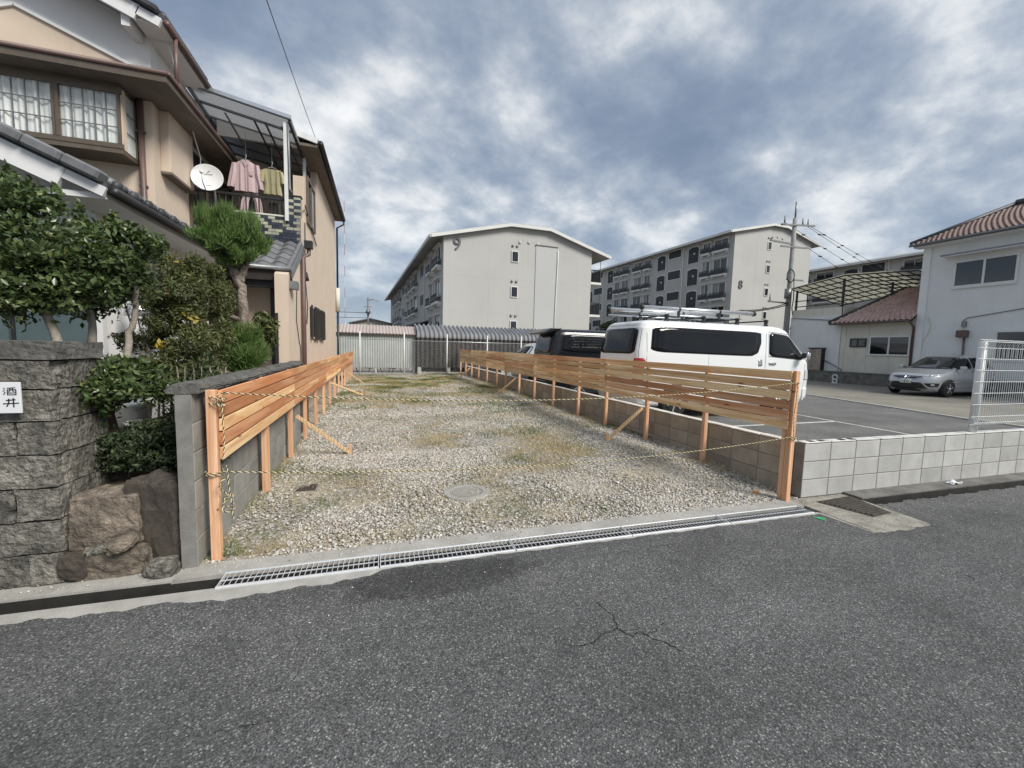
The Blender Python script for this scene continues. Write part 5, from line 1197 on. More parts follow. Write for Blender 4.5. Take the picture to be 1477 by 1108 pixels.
# ================================================================== APARTMENT BLOCKS
arch_cache = {}
def apartments(name, label, loc, rot, Wd, L, roofpts, zb, floors, rows, bays, num, numpos, gwin, dist_scale=1):
    t = thing(name, label, 'apartments', loc, rot)
    wall = [(0, zb), (Wd, zb)]+[(x, z) for x, z in reversed(roofpts[1:-1])]
    zl = roofpts[0][1]; xl, xr = roofpts[0][0], roofpts[-1][0]
    def zr(x):
        for (a, za), (b, zb_) in zip(roofpts, roofpts[1:]):
            if a <= x <= b: return za+(zb_-za)*(x-a)/(b-a)
    wallp = [(0, zb), (Wd, zb), (Wd, zr(Wd)-.12)]+[(x, z-.12) for x, z in reversed(roofpts[1:-1])]+[(0, zr(0)-.12)]
    MB().prism(wallp, 'y', 0, L).build('wall', 'apartment_wall', t, local=True)
    mb = MB()
    top = [(x, z) for x, z in roofpts]; bot = [(x, z-.22) for x, z in reversed(roofpts)]
    mb.prism(top+bot, 'y', -.35, L+.35); r = mb.build('roof', 'roof_fascia', t, local=True)
    mb = MB().prism([(x, z-.06) for x, z in roofpts]+[(x, z-.30) for x, z in reversed(roofpts)], 'y', -.42, -.352); mb.build('fascia', 'apartment_white', r, local=True)
    box('gutter', 'apartment_white', r, xl-.12, xl, -.35, L+.35, zl-.28, zl-.02, local=True)
    def win(y0, y1, z0, z1, balcony):
        w = MB().box(-.10, 0, y0-.09, y0, z0-.09, z1+.09).box(-.10, 0, y1, y1+.09, z0-.09, z1+.09).box(-.098, 0, y0, y1, z0-.09, z0).box(-.098, 0, y0, y1, z1, z1+.09).box(-.05, 0, (y0+y1)/2-.03, (y0+y1)/2+.03, z0, z1).build('window', 'apartment_white', t, local=True)
        box('pane', 'glass_dark', w, -.022, -.004, y0, (y0+y1)/2-.03, z0, z1, local=True); box('pane', random.choice(('glass_grey', 'curtain_grey', 'glass_dark')), w, -.026, -.004, (y0+y1)/2+.03, y1, z0, z1, local=True)
        if balcony:
            b = box('balcony', 'apartment_white', t, -.42, -.0, y0-.15, y1+.15, z0-.72, z0-.52, local=True)
            box('bracket', 'apartment_white', b, -.30, 0, y0-.1, y0+.1, z0-.9, z0-.722, local=True); box('bracket', 'apartment_white', b, -.30, 0, y1-.1, y1+.1, z0-.9, z0-.722, local=True)
            rl = box('railing', 'balcony_dark', b, -.42, -.39, y0-.14, y1+.14, z0+.05, z0+.12, local=True)
            mb = MB(); n = int((y1-y0+.26)/.14)
            for k in range(n+1): y = y0-.13+k*(y1-y0+.26)/n; mb.box(-.41, -.39, y-.02, y+.02, z0-.52, z0+.05)
            for y in (y0-.13, y1+.13):
                for k in range(3): mb.box(-.40+k*.13, -.38+k*.13, y-.015, y+.015, z0-.52, z0+.1)
            mb.box(-.412, -.396, y0-.13, y1+.13, z0-.42, z0-.05).build('balusters', 'balcony_dark', b, local=True)
            box('hood', 'apartment_white', w, -.30, 0, y0-.15, y1+.15, z1+.10, z1+.17, local=True)
    def arch(y0, y1, z0, z1):
        pts = [(y0, z0), (y1, z0), (y1, z1-.17)]+[(y1-(y1-y0)*i/8, z1-.17+.17*math.sin(math.pi*i/8)) for i in range(1, 8)]+[(y0, z1-.17)]
        f = MB().prism([(y0-.1+(y1-y0+.2)*((p[0]-y0)/(y1-y0)), p[1]+(.1 if p[1] > z0+.1 else -.05)) for p in pts], 'x', -.05, 0).build('stair_opening', 'apartment_white', t, local=True)
        MB().prism(pts, 'x', -.06, -.052).build('grille', 'balcony_dark', f, local=True)  # flat dark panel paints the shade inside the stair opening, no bars
        box('notice', 'apartment_white', f, -.075, -.062, y0+(y1-y0)*.35, y0+(y1-y0)*.5, z0+1.0, z0+1.2, local=True)
    for zf in rows:
        for kind, y0, y1 in bays:
            if kind == 'b': win(y0, y1, zf+.55, min(zf+1.75, zl-.55), True)
            elif kind == 'a': arch(y0, y1, zf-.65, min(zf+1.35, zl-.5))
            elif kind == 'o':
                z0, z1 = zf+.55, min(zf+1.6, zl-.3)
                w = box('landing_opening', 'apartment_white', t, -.05, 0, y0-.1, y1+.1, z0-.1, z1+.1, local=True); box('void_shade_panel', 'balcony_dark', w, -.06, -.052, y0, y1, z0, z1, local=True)  # dark panel paints the shade inside the landing opening
    for y in [b[1]-.45 for b in bays if b[0] == 'o']: box('downpipe', 'apartment_white', t, -.14, 0, y-.06, y+.06, zb, zl-.2, local=True)
    me = text_mesh('number', num, 1.5*dist_scale, 'number_grey', .05, .0); o = piece('number', me, t, (numpos[0], -.05, numpos[1]), (math.pi/2, 0, 0), local=True)
    gx, gzs = gwin
    for z in gzs:
        w = MB().box(gx-.31, gx-.25, -.07, 0, z-.46, z+.44).box(gx+.25, gx+.31, -.07, 0, z-.46, z+.44).box(gx-.25, gx+.25, -.068, 0, z-.46, z-.40).box(gx-.25, gx+.25, -.068, 0, z+.38, z+.44).build('window', 'apartment_white', t, local=True); box('pane', 'glass_dark', w, gx-.25, gx+.25, -.02, -.003, z-.40, z+.38, local=True)
        for s in (-.27, .22): MB().lathe([(.09, -.09), (.11, -.02), (.11, 0)], (gx+s*.8, 0, z+.85), 12, 'y').build('vent', 'steel_frame', t, smooth=True, local=True)
    for s in (-.8, 0, .8): MB().lathe([(.12, -.06), (.14, 0)], (gx+s+1.2, 0, max(z for _, z in roofpts)-1.35-abs(s)*.1), 12, 'y').build('vent', 'apartment_panel', t, smooth=True, local=True)
    for z in [r_-.75 for r_ in rows]:
        if z > zb+.5: box('joint_line', 'apartment_panel', t, .05, Wd-.05, -.006, 0, z, z+.035, local=True)
    for x in (Wd*.28, Wd*.47): box('joint_line', 'apartment_panel', t, x, x+.03, -.007, 0, zb, zr(x)-.4, local=True)
    return t
r9 = rad(3.4)
bays9 = [('b', .9, 3.0), ('b', 4.4, 6.0), ('o', 9.4, 11.8), ('b', 14.0, 16.4), ('b', 17.6, 19.2), ('b', 21.0, 23.0), ('o', 26.5, 29.0), ('b', 31, 33.4), ('b', 35, 37), ('b', 39, 41), ('o', 43, 45)]
A9 = apartments('apartment_block', 'pale grey apartment block numbered 9 behind the shelter', (4.53, 33, 0), r9, 13.15, 50, [(-1.0, 10.05), (5.4, 11.62), (8.9, 11.66), (14.9, 9.95)], -.4, 4, (7.95, 5.1, 2.25, -.6), bays9, '9', (1.05, 9.5), (5.9, (9.05, 6.2, 3.4)), .9)
box('wall_panel', 'apartment_panel', A9, 7.75, 9.72, -.05, 0, -.4, 10.15, local=True); box('panel_cap', 'number_grey', A9, 7.7, 9.78, -.10, 0, 10.15, 10.22, local=True)
MB().tube([(9.78, -.08, 9.9), (9.78, -.08, 9.0), (9.70, -.08, 5.5), (9.62, -.08, .5)], .06, 8).build('conduit', 'apartment_white', A9, smooth=True, local=True)
for z in (8.0, 5.1, 2.3):
    b = box('access_balcony', 'apartment_white', A9, 13.2, 14.6, .6, 6, z-.5, z-.3, local=True); box('railing', 'balcony_dark', b, 14.5, 14.55, .6, 6, z-.3, z+.75, local=True)
    mb = MB()
    for k in range(9): mb.box(13.25+k*.15, 13.28+k*.15, .6, .64, z-.3, z+1.7 if k in (0, 8) else z+.75)
    mb.build('balusters', 'balcony_dark', b, local=True); box('rail_top', 'balcony_dark', b, 13.2, 14.55, .58, .66, z+.72, z+.8, local=True)
# small roofed annex on block 9's street side
box('annex', 'apartment_panel', A9, -1.9, -.005, 6.5, 30, -.4, 3.3, local=True)
MB().prism([(-2.3, 3.0), (0, 3.75), (0, 3.95), (-2.3, 3.2)], 'y', 6.2, 30.3).build('annex_roof', 'balcony_dark', A9, local=True)
bays8 = [('b', .8, 2.6), ('b', 3.25, 4.3), ('a', 5.05, 6.7), ('o', 8.0, 10.2), ('a', 10.8, 12.35), ('b', 13.8, 15.0), ('b', 15.7, 17.4), ('b', 18.7, 20.4), ('b', 21.0, 22.2), ('a', 22.95, 24.4), ('o', 26, 28.5), ('a', 29, 30.6), ('b', 32, 34)]
A8 = apartments('apartment_block', 'pale apartment block numbered 8 behind the white van', (36.9, 37.5, 0), r9, 12.2, 36, [(-.9, 14.95), (5.4, 16.4), (7.6, 16.4), (13.4, 14.9)], -.4, 5, (13.2, 10.5, 7.8, 5.1, 2.4), bays8, '8', (1.25, 9.25), (5.3, (13.95, 11.35, 8.75, 6.1)), .85)
for z in (12.8, 10.1, 7.4):
    b = box('access_balcony', 'apartment_white', A8, 12.2, 13.3, 1, 5, z-.5, z-.3, local=True)
    mb = MB()
    for k in range(6): mb.box(12.25+k*.2, 12.29+k*.2, .98, 1.02, z-.3, z+1.3)
    mb.box(13.25, 13.3, 1, 5, z-.3, z+.8).box(12.2, 13.3, .97, 1.03, z+1.25, z+1.33).build('railing', 'balcony_dark', b, local=True)
bays10 = [('a', 8, 9.6), ('b', 11, 13), ('o', 15, 17.5), ('a', 18, 19.6), ('b', 21, 23.2), ('b', 24.2, 25.8), ('o', 28, 30.5), ('a', 31, 32.6), ('b', 34, 36)]
A10 = apartments('apartment_block', 'farthest apartment block with dark roof above the pergola', (61, 22, 0), r9, 12, 44, [(-1.0, 13.85), (5.4, 15.3), (7, 15.3), (13, 13.85)], -.4, 5, (11.9, 9.2, 6.5), bays10, '7', (1.2, 9.5), (5.3, (12.5, 9.8)), .9)
# little tree between blocks
t = thing('courtyard_tree', 'small dark tree in front of apartment block corner', 'tree', (16.6, 29, 0))
mb = MB(); limb(mb, [(16.9, 29, 0), (16.9, 29, 2.6), (17.0, 29, 3.3)], .10, .05, 8, .02, 90); mb.build('trunk', 'bark', t, smooth=True)
crown('crown', 'leaf_far', t, leaf_cloud(clumps(17.0, 29, 3.3, .8, .8, .6, 14, .34, 91), 2600, .16, .5, 92))
# far left: house, lamp post, radio mast
t = thing('distant_house', 'small distant house with grey roof above the green shed', 'house', (-1.3, 60, 0))
MB().prism([(-3.9, 0), (.9, 0), (.9, 4.5), (-1.5, 5.0), (-3.9, 4.4)], 'y', 60, 68).build('wall', 'stucco_cream', t)
MB().prism([(-4.3, 4.42), (-1.5, 5.1), (1.4, 4.48), (1.4, 4.36), (-1.5, 4.96), (-4.3, 4.3)], 'y', 59.6, 68.4).build('roof', 'tile_grey', t)
for x in (-3.3, -1.0): w = box('window', 'white_metal', t, x-.6, x+.6, 59.94, 60, 3.4, 4.2); box('pane', 'glass_dark', w, x-.5, x+.5, 59.92, 59.938, 3.5, 4.1)
t = thing('street_lamp', 'distant street lamp pole left of apartment block', 'lamp post', (-1.8, 57, 0))
MB().tube([(-1.72, 57, 0), (-1.72, 57, 7.5)], .12, 8).build('pole', 'steel_frame', t, smooth=True)
MB().tube([(-1.72, 57, 7.2), (-1.0, 57, 7.3), (-.6, 57, 7.2)], .06, 6).build('arm', 'steel_frame', t, smooth=True); box('lamp_head', 'aluminium', t, -.9, -.4, 56.9, 57.1, 7.08, 7.22)
box('crossarm', 'steel_frame', t, -2.2, -1.3, 56.9, 57.0, 6.3, 6.38); MB().tube([(-1.72, 56.8, 5.5), (-1.72, 56.8, 6.0)], [.35, .2], 8).build('transformer', 'steel_frame', t, smooth=True)
t = thing('radio_mast', 'thin red and white radio mast beside the beige house', 'mast', (-9.4, 120, 0))
for k in range(14): MB().tube([(-9.4, 120, k*2.75), (-9.4, 120, (k+1)*2.75)], .06, 5).build('mast_section', 'mast_red' if k % 2 else 'white_metal', t)
def wire(label, a, b, sagd, r=.012, beads=0, group=None):
    P = sag(a, b, sagd, 20); t = thing('overhead_wire', label, 'wire', P[0], 0, group)
    MB().tube(P, r, 4).build('cable', 'plastic_black', t, smooth=True)
    for k in range(beads): p = P[0].lerp(P[-1], (k+.7)/(beads+.5)); p.z -= sagd*4*((k+.7)/(beads+.5))*(1-(k+.7)/(beads+.5)); MB().tube([p-Vector((.12, 0, 0)), p+Vector((.12, 0, 0))], .05, 6).build('marker', 'plastic_black', t)
wire('single wire rising from the beige house roof into the sky', (-1.55, 11.6, 6.55), (-1.27, 2.0, 4.35+1.1), .05, .006)
for i, (z0, z1) in enumerate(((5.9, 5.6), (5.2, 4.95))): wire(('upper' if i == 0 else 'lower')+' thin wire low in the sky beside the distant street lamp', (-14, 58, z0), (-1.72, 57, z1), .15, .03)

# ================================================================== RIGHT: houses, terrace, utility pole
R = thing('white_house', 'two-storey pale stucco house with red tiled roof at right', 'house', (27, 10, 0))
MB().box(25.0, 31, 4, 13.72, 0, 7.0).build('wall', 'stucco_house', R); box('corner_trim', 'stucco_white', R, 24.95, 25.3, 13.45, 13.76, 0, 6.98)
def tiled(corners, cu, rv, name, parent, m, amp=.035, stag=False):
    """S-tile field on a quad: corners eave0, eave1, top1, top0"""
    a, b, c, d = [Vector(p) for p in corners]; n = ((b-a).cross(d-a)).normalized()
    if n.z < 0: n = -n
    nu = int((b-a).length/cu*6); nv = int(round(((d-a).length)/rv)); mb = MB(); vs = []; lines = []
    for j in range(nv):
        lines += [(j/nv, .05), ((j+.97)/nv, .0)]
    for v, lift in lines:
        for i in range(nu+1):
            u = i/nu; p = (a.lerp(b, u)).lerp(d.lerp(c, u), v); s = math.sin(2*math.pi*i/6+(math.pi if stag and int(v*nv+.001) % 2 else 0))*amp; vs.append(p+n*(s+lift))
    m_ = nu+1; fs = [(j*m_+i, j*m_+i+1, (j+1)*m_+i+1, (j+1)*m_+i) for j in range(len(lines)-1) for i in range(nu)]
    mb.add(vs, fs); return mb.build(name, m, parent, smooth=False)
o = tiled([(24.45, 14.05, 7.02), (24.45, 3.5, 7.02), (28, 3.5, 8.75), (28, 12.0, 8.75)], .19, .24, 'roof_tiles', R, 'tile_red', .026); o['kind'] = 'stuff'
MB().add([(24.5, 14.0, 6.95), (24.5, 3.5, 6.95), (28, 3.5, 8.66), (28, 12.0, 8.66), (31.5, 3.5, 6.95), (31.5, 14, 6.95)], [(0, 1, 2, 3), (3, 2, 4, 5), (0, 3, 5)]).build('roof', 'tile_dark', R)
MB().tube([(28, 12.1, 8.84), (28, 3.5, 8.84)], .17, 10).build('ridge_tiles', 'tile_dark', R, smooth=True); MB().tube([(24.5, 14.05, 7.1), (28, 12.05, 8.86)], .10, 8).build('hip_tiles', 'tile_dark', R, smooth=True)
box('soffit', 'stucco_white', R, 24.55, 25, 3.5, 13.95, 6.86, 6.93); MB().tube([(24.40, 14.05, 6.98), (24.40, 3.5, 6.98)], .06, 8).build('gutter', 'steel_frame', R, smooth=True)
w = box('window', 'white_metal', R, 24.93, 25, 10.50, 12.56, 4.78, 4.92); box('frame', 'white_metal', w, 24.94, 25, 10.50, 12.56, 5.95, 6.03)
for y in (10.50, 11.50, 12.48): box('frame', 'white_metal', w, 24.945, 25, y, y+.08, 4.92, 5.95)
for y0, y1 in ((10.58, 11.50), (11.58, 12.48)): box('pane', 'glass_grey', w, 24.975, 24.985, y0, y1, 4.92, 5.95); box('blind', 'blind_grey', w, 24.987, 24.995, y0, y1, 4.93, 5.94)
box('hood', 'stucco_white', w, 24.5, 25, 10.1, 12.85, 6.22, 6.28); box('hood_edge', 'steel_frame', w, 24.48, 24.52, 10.08, 12.87, 6.26, 6.33)
w = box('window', 'white_metal', R, 24.94, 25, 8.4, 10.95, 1.55, 1.65); box('frame', 'white_metal', w, 24.94, 25, 8.4, 10.95, 2.78, 2.86)
for y in (8.4, 9.6, 10.87): box('frame', 'white_metal', w, 24.945, 25, y, y+.08, 1.65, 2.78)
for y0, y1 in ((8.48, 9.6), (9.68, 10.87)): box('pane', 'glass_dark', w, 24.975, 24.985, y0, y1, 1.65, 2.78)
for k in range(18): box('window_bar', 'white_metal', w, 24.90, 24.92, 8.5+k*.13, 8.52+k*.13, 1.7, 2.25)
box('vent_hood', 'pipe_brown', R, 24.75, 25, 11.78, 12.15, 2.58, 2.90, bevel=.03); MB().tube([(24.9, 11.9, 2.56), (24.9, 11.85, .1)], .04, 7).build('vent_pipe', 'pipe_brown', R, smooth=True)
MB().tube([(24.97, 12.05, 3.3), (24.97, 11.9, 3.45), (24.97, 8.0, 4.1)], .018, 5).build('cable', 'steel_frame', R); box('bracket', 'steel_frame', R, 24.9, 25, 11.9, 12.05, 3.05, 3.3)
def crackline(pts, parent, w=.03):
    mb = MB()
    for a, b in zip(pts, pts[1:]): mb.bar((24.993, a[0], a[1]), (24.993, b[0], b[1]), .006, w, (0, 1, 0))
    mb.build('wall_repair', 'stucco_cream', parent)
crackline([(13.35, 3.6), (13.2, 3.2), (13.25, 2.8), (13.4, 2.5), (13.45, 2.1)], R, .06)
L_ = thing('low_house', 'low cream annex with red scalloped tile roof beside white house', 'house', (27, 15.5, 0))
MB().box(25.02, 29, 13.76, 17.25, 0, 3.5).build('wall', 'stucco_cream', L_)
o = tiled([(24.55, 17.6, 3.45), (24.55, 13.74, 3.45), (27.2, 13.74, 5.35), (27.2, 15.6, 5.35)], .24, .22, 'roof_tiles', L_, 'tile_red_lit', .05, True); o['kind'] = 'stuff'
MB().add([(24.6, 17.55, 3.38), (24.6, 13.75, 3.38), (27.2, 13.75, 5.27), (27.2, 15.6, 5.27), (29.5, 17.55, 3.38)], [(0, 1, 2, 3), (0, 3, 4)]).build('roof', 'tile_dark', L_)
MB().tube([(24.5, 17.65, 3.5), (27.2, 15.6, 5.4)], .09, 8).build('hip_tiles', 'tile_dark', L_, smooth=True)
MB().tube([(24.48, 17.6, 3.40), (24.48, 13.9, 3.42), (24.55, 13.78, 3.35), (24.9, 13.80, 3.1), (24.93, 13.80, .1)], .055, 8).build('gutter', 'pipe_brown', L_, smooth=True)
w = box('window', 'white_metal', L_, 24.96, 25.02, 13.92, 15.75, 1.68, 1.76); box('frame', 'white_metal', w, 24.96, 25.02, 13.92, 15.75, 2.64, 2.72)
for y in (13.92, 14.8, 15.68): box('frame', 'white_metal', w, 24.965, 25.02, y, y+.07, 1.76, 2.64)
for y0, y1 in ((13.99, 14.8), (14.87, 15.68)): box('pane', 'glass_dark', w, 24.985, 24.995, y0, y1, 1.76, 2.64)
w = box('window', 'balcony_dark', L_, 24.96, 25.02, 15.9, 16.72, 2.12, 2.18); box('frame', 'balcony_dark', w, 24.96, 25.02, 15.9, 16.72, 2.54, 2.60); box('pane', 'glass_dark', w, 24.985, 24.995, 15.9, 16.72, 2.18, 2.54)
for y in (15.9, 16.3, 16.66): box('frame', 'balcony_dark', w, 24.962, 25.02, y, y+.06, 2.18, 2.54)
for y in (15.85, 17.0): crackline([(y, 3.3), (y-.05, 2.6), (y+.05, 1.6), (y, .8)], L_, .025)
T = thing('terrace_building', 'pale walled building with roof terrace under a lattice pergola', 'building', (27, 18.7, 0))
MB().box(25.01, 32, 17.28, 20.4, 0, 3.95).build('wall', 'stucco_house', T)
box('parapet', 'stucco_cream', T, 25.05, 25.2, 17.3, 20.35, 3.95, 4.42); box('parapet_side', 'stucco_cream', T, 25.05, 31, 17.26, 17.36, 3.6, 4.42)
MB().bar((24.99, 20.35, 3.93), (24.99, 17.28, 3.62), .06, .05).build('coping', 'steel_frame', T)
for x0, y0, z in ((25.1, 20.2, 5.65), (25.1, 17.4, 6.0), (26.6, 15.9, 5.7), (29, 20.2, 5.0), (29, 17.0, 5.3)): box('pergola_post', 'balcony_dark', T, x0-.045, x0+.045, y0-.045, y0+.045, 4.0 if y0 > 17 else 4.6, z)
pg = lambda u, v: Vector((24.75+v*4.6, 20.45-u*6.6, 5.76+.38*min(1, u/.5)-.28*max(0, (u-.5)/.5)-v*.75))
pgo = MB().sheet(lambda u, v: pg(u, v)+Vector((0, 0, .05)), 12, 4).build('pergola_sheet', 'poly_yellow', T)
for k in range(15): MB().tube([pg(k/14, j/4) for j in range(5)], .030, 4).build('joist', 'balcony_dark', pgo)
for j in range(7): MB().tube([pg(k/14, j/6)-Vector((0, 0, .03)) for k in range(15)], .035, 4).build('batten', 'balcony_dark', pgo)
for z in (4.6, 4.95): box('rail', 'balcony_dark', T, 25.07, 25.12, 17.35, 20.3, z, z+.05)
box('terrace_back_wall', 'stucco_cream', T, 29.2, 29.3, 13.8, 20.3, 3.9, 4.8)
t = thing('dark_low_wall', 'low dark weathered wall along the foot of the houses', 'wall', (24.5, 13, 0))
MB().box(24.42, 24.58, 4.5, 20.6, 0, .70).build('wall', 'concrete_dark', t); box('coping', 'concrete_dark', t, 24.39, 24.61, 4.5, 20.6, .70, .75)
t = thing('wooden_cabinet', 'tall weathered wooden cabinet against the pale wall', 'cabinet', (24.8, 18.5, .1))
for k in range(5): box('board', 'grey_board', t, 24.66, 24.70, 18.05+k*.15, 18.192+k*.15, .3, 2.0)
box('frame', 'dark_wood', t, 24.7, 24.98, 18.04, 18.80, .1, 2.02); box('top', 'dark_wood', t, 24.62, 25.0, 18.0, 18.84, 2.02, 2.07)
t = thing('pipe_handrail', 'sloping dark pipe handrail on the pale wall', 'handrail', (24.9, 17.5, 1)); MB().tube([(24.9, 18.0, 1.35), (24.9, 17.0, .85), (24.9, 17.0, .75)], .03, 6).build('rail', 'steel_frame', t, smooth=True); MB().tube([(24.9, 17.9, 1.3), (24.98, 17.9, 1.3)], .02, 5).build('bracket', 'steel_frame', t)
t = thing('wheel_stop', 'small white ring-topped stand on the earth strip', 'stand', (23.9, 16.6, .1))
for zc2, rr in ((.44, .13), (.22, .11)): MB().tube([(23.9, 16.6+rr*math.cos(a), zc2+rr*math.sin(a)) for a in [i*2*math.pi/18 for i in range(19)]], .035, 6, False).build('ring', 'white_paint', t, smooth=True)
box('foot', 'white_paint', t, 23.8, 24.0, 16.48, 16.72, .1, .13)
# utility pole
t = thing('utility_pole', 'tall concrete utility pole with crossarms and transformer', 'utility pole', (24.9, 20.6, 0))
MB().tube([(24.9, 20.6, 0), (24.9, 20.6, 5), (24.9, 20.6, 10.2)], [.19, .155, .12], 12).build('pole', 'pole_concrete', t, smooth=True)
MB().tube([(24.9, 20.6, 10.2), (24.9, 20.6, 11.2)], .05, 8).build('tip', 'steel_frame', t, smooth=True)
def arm(z, x0, x1, y0=20.6, y1=20.6, ins=()):
    a = MB().bar((x0, y0, z), (x1, y1, z), .09, .09).build('crossarm', 'steel_frame', t)
    for x in ins: MB().tube([(x, 20.55, z+.05), (x, 20.55, z+.5)], [.05, .035], 7).build('insulator', 'pole_concrete', a, smooth=True)
arm(9.75, 23.9, 26.1, 20.7, 20.2, (24.0, 25.5, 25.95)); arm(8.4, 23.9, 25.9, 20.6, 20.4); arm(8.6, 22.8, 24.9, 20.4, 20.6); arm(6.4, 24.6, 26.0); arm(4.9, 23.0, 24.9, 20.4, 20.6, (23.3,))
MB().tube([(24.5, 20.35, 5.15), (24.5, 20.35, 5.75)], .19, 10).build('transformer', 'steel_frame', t, smooth=True)
MB().tube([(24.55+.3*math.cos(a), 20.3, 6.55+.4*math.sin(a)) for a in [i*.4 for i in range(32)]], .03, 5).build('coiled_cable', 'plastic_black', t, smooth=True)
MB().tube([(25.1, 20.5, 6.5), (25.2, 20.5, 5.2), (25.12, 20.5, 4.6), (25.3, 20.5, 3.9), (25.1, 20.5, 3.2)], .03, 5).build('riser_cable', 'plastic_black', t, smooth=True)
box('flood_lamp', 'steel_frame', t, 23.55, 23.95, 20.2, 20.4, 2.9, 3.2); box('lamp_glass', 'lamp_clear', t, 23.58, 23.92, 20.19, 20.198, 2.94, 3.16); box('lamp_arm', 'steel_frame', t, 23.9, 24.8, 20.35, 20.45, 2.5, 2.6)
box('junction_box', 'white_metal', t, 25.1, 25.35, 20.35, 20.5, 2.8, 3.1)
for i, (dx, dz, z1, xe) in enumerate(((1.05, 9.85, 12.3, 71), (.6, 9.9, 11.2, 71), (-.9, 9.8, 10.3, 70), (1.0, 8.5, 9.2, 69))):
    wire(('highest', 'second', 'third', 'lowest')[i]+' of the marked wires running right from the utility pole', (24.9+dx, 20.5, dz), (xe, 40, z1), .25, .018, 9, 'wires from the utility pole')
for i in range(2): wire(('upper' if i else 'lower')+' thick black cable sagging left from the utility pole', (24.8, 20.5, 4.8+.12*i), (20.9, 20.5, 4.15+.1*i), .12+.04*i, .03)
t = thing('service_mast', 'short steel service mast behind the white van', 'mast', (20.95, 20.5, .1)); MB().tube([(20.95, 20.5, .1), (20.95, 20.5, 4.25)], .04, 7).build('pole', 'steel_frame', t, smooth=True); box('bracket', 'steel_frame', t, 20.7, 21.2, 20.45, 20.55, 4.15, 4.22)

# ================================================================== white mesh fence on the block wall
t = thing('mesh_fence', 'white welded mesh fence standing on the grey block wall', 'fence', (9.5, 3.385, .62))
for x in (7.49, 9.49, 11.49): MB().tube([(x, 3.385, .50), (x, 3.385, 1.83)], .045, 10).build('post', 'white_metal', t, smooth=True)
for k in range(118):
    x = 7.36+k*.05; MB().tube([(x, 3.335, .74), (x, 3.300, .76), (x, 3.318, .80), (x, 3.335, .84), (x, 3.335, 1.74), (x, 3.318, 1.78), (x, 3.300, 1.82), (x, 3.335, 1.845)], .0032, 4, False).build('vertical_wire', 'white_metal', t)
for z, y in ((.74, 3.331), (.765, 3.297), (.84, 3.331), (1.0, 3.331), (1.15, 3.331), (1.30, 3.331), (1.45, 3.331), (1.60, 3.331), (1.74, 3.331), (1.82, 3.297), (1.845, 3.331)):
    MB().tube([(7.30, y, z), (13.2, y, z)], .0042, 5).build('horizontal_wire', 'white_metal', t)
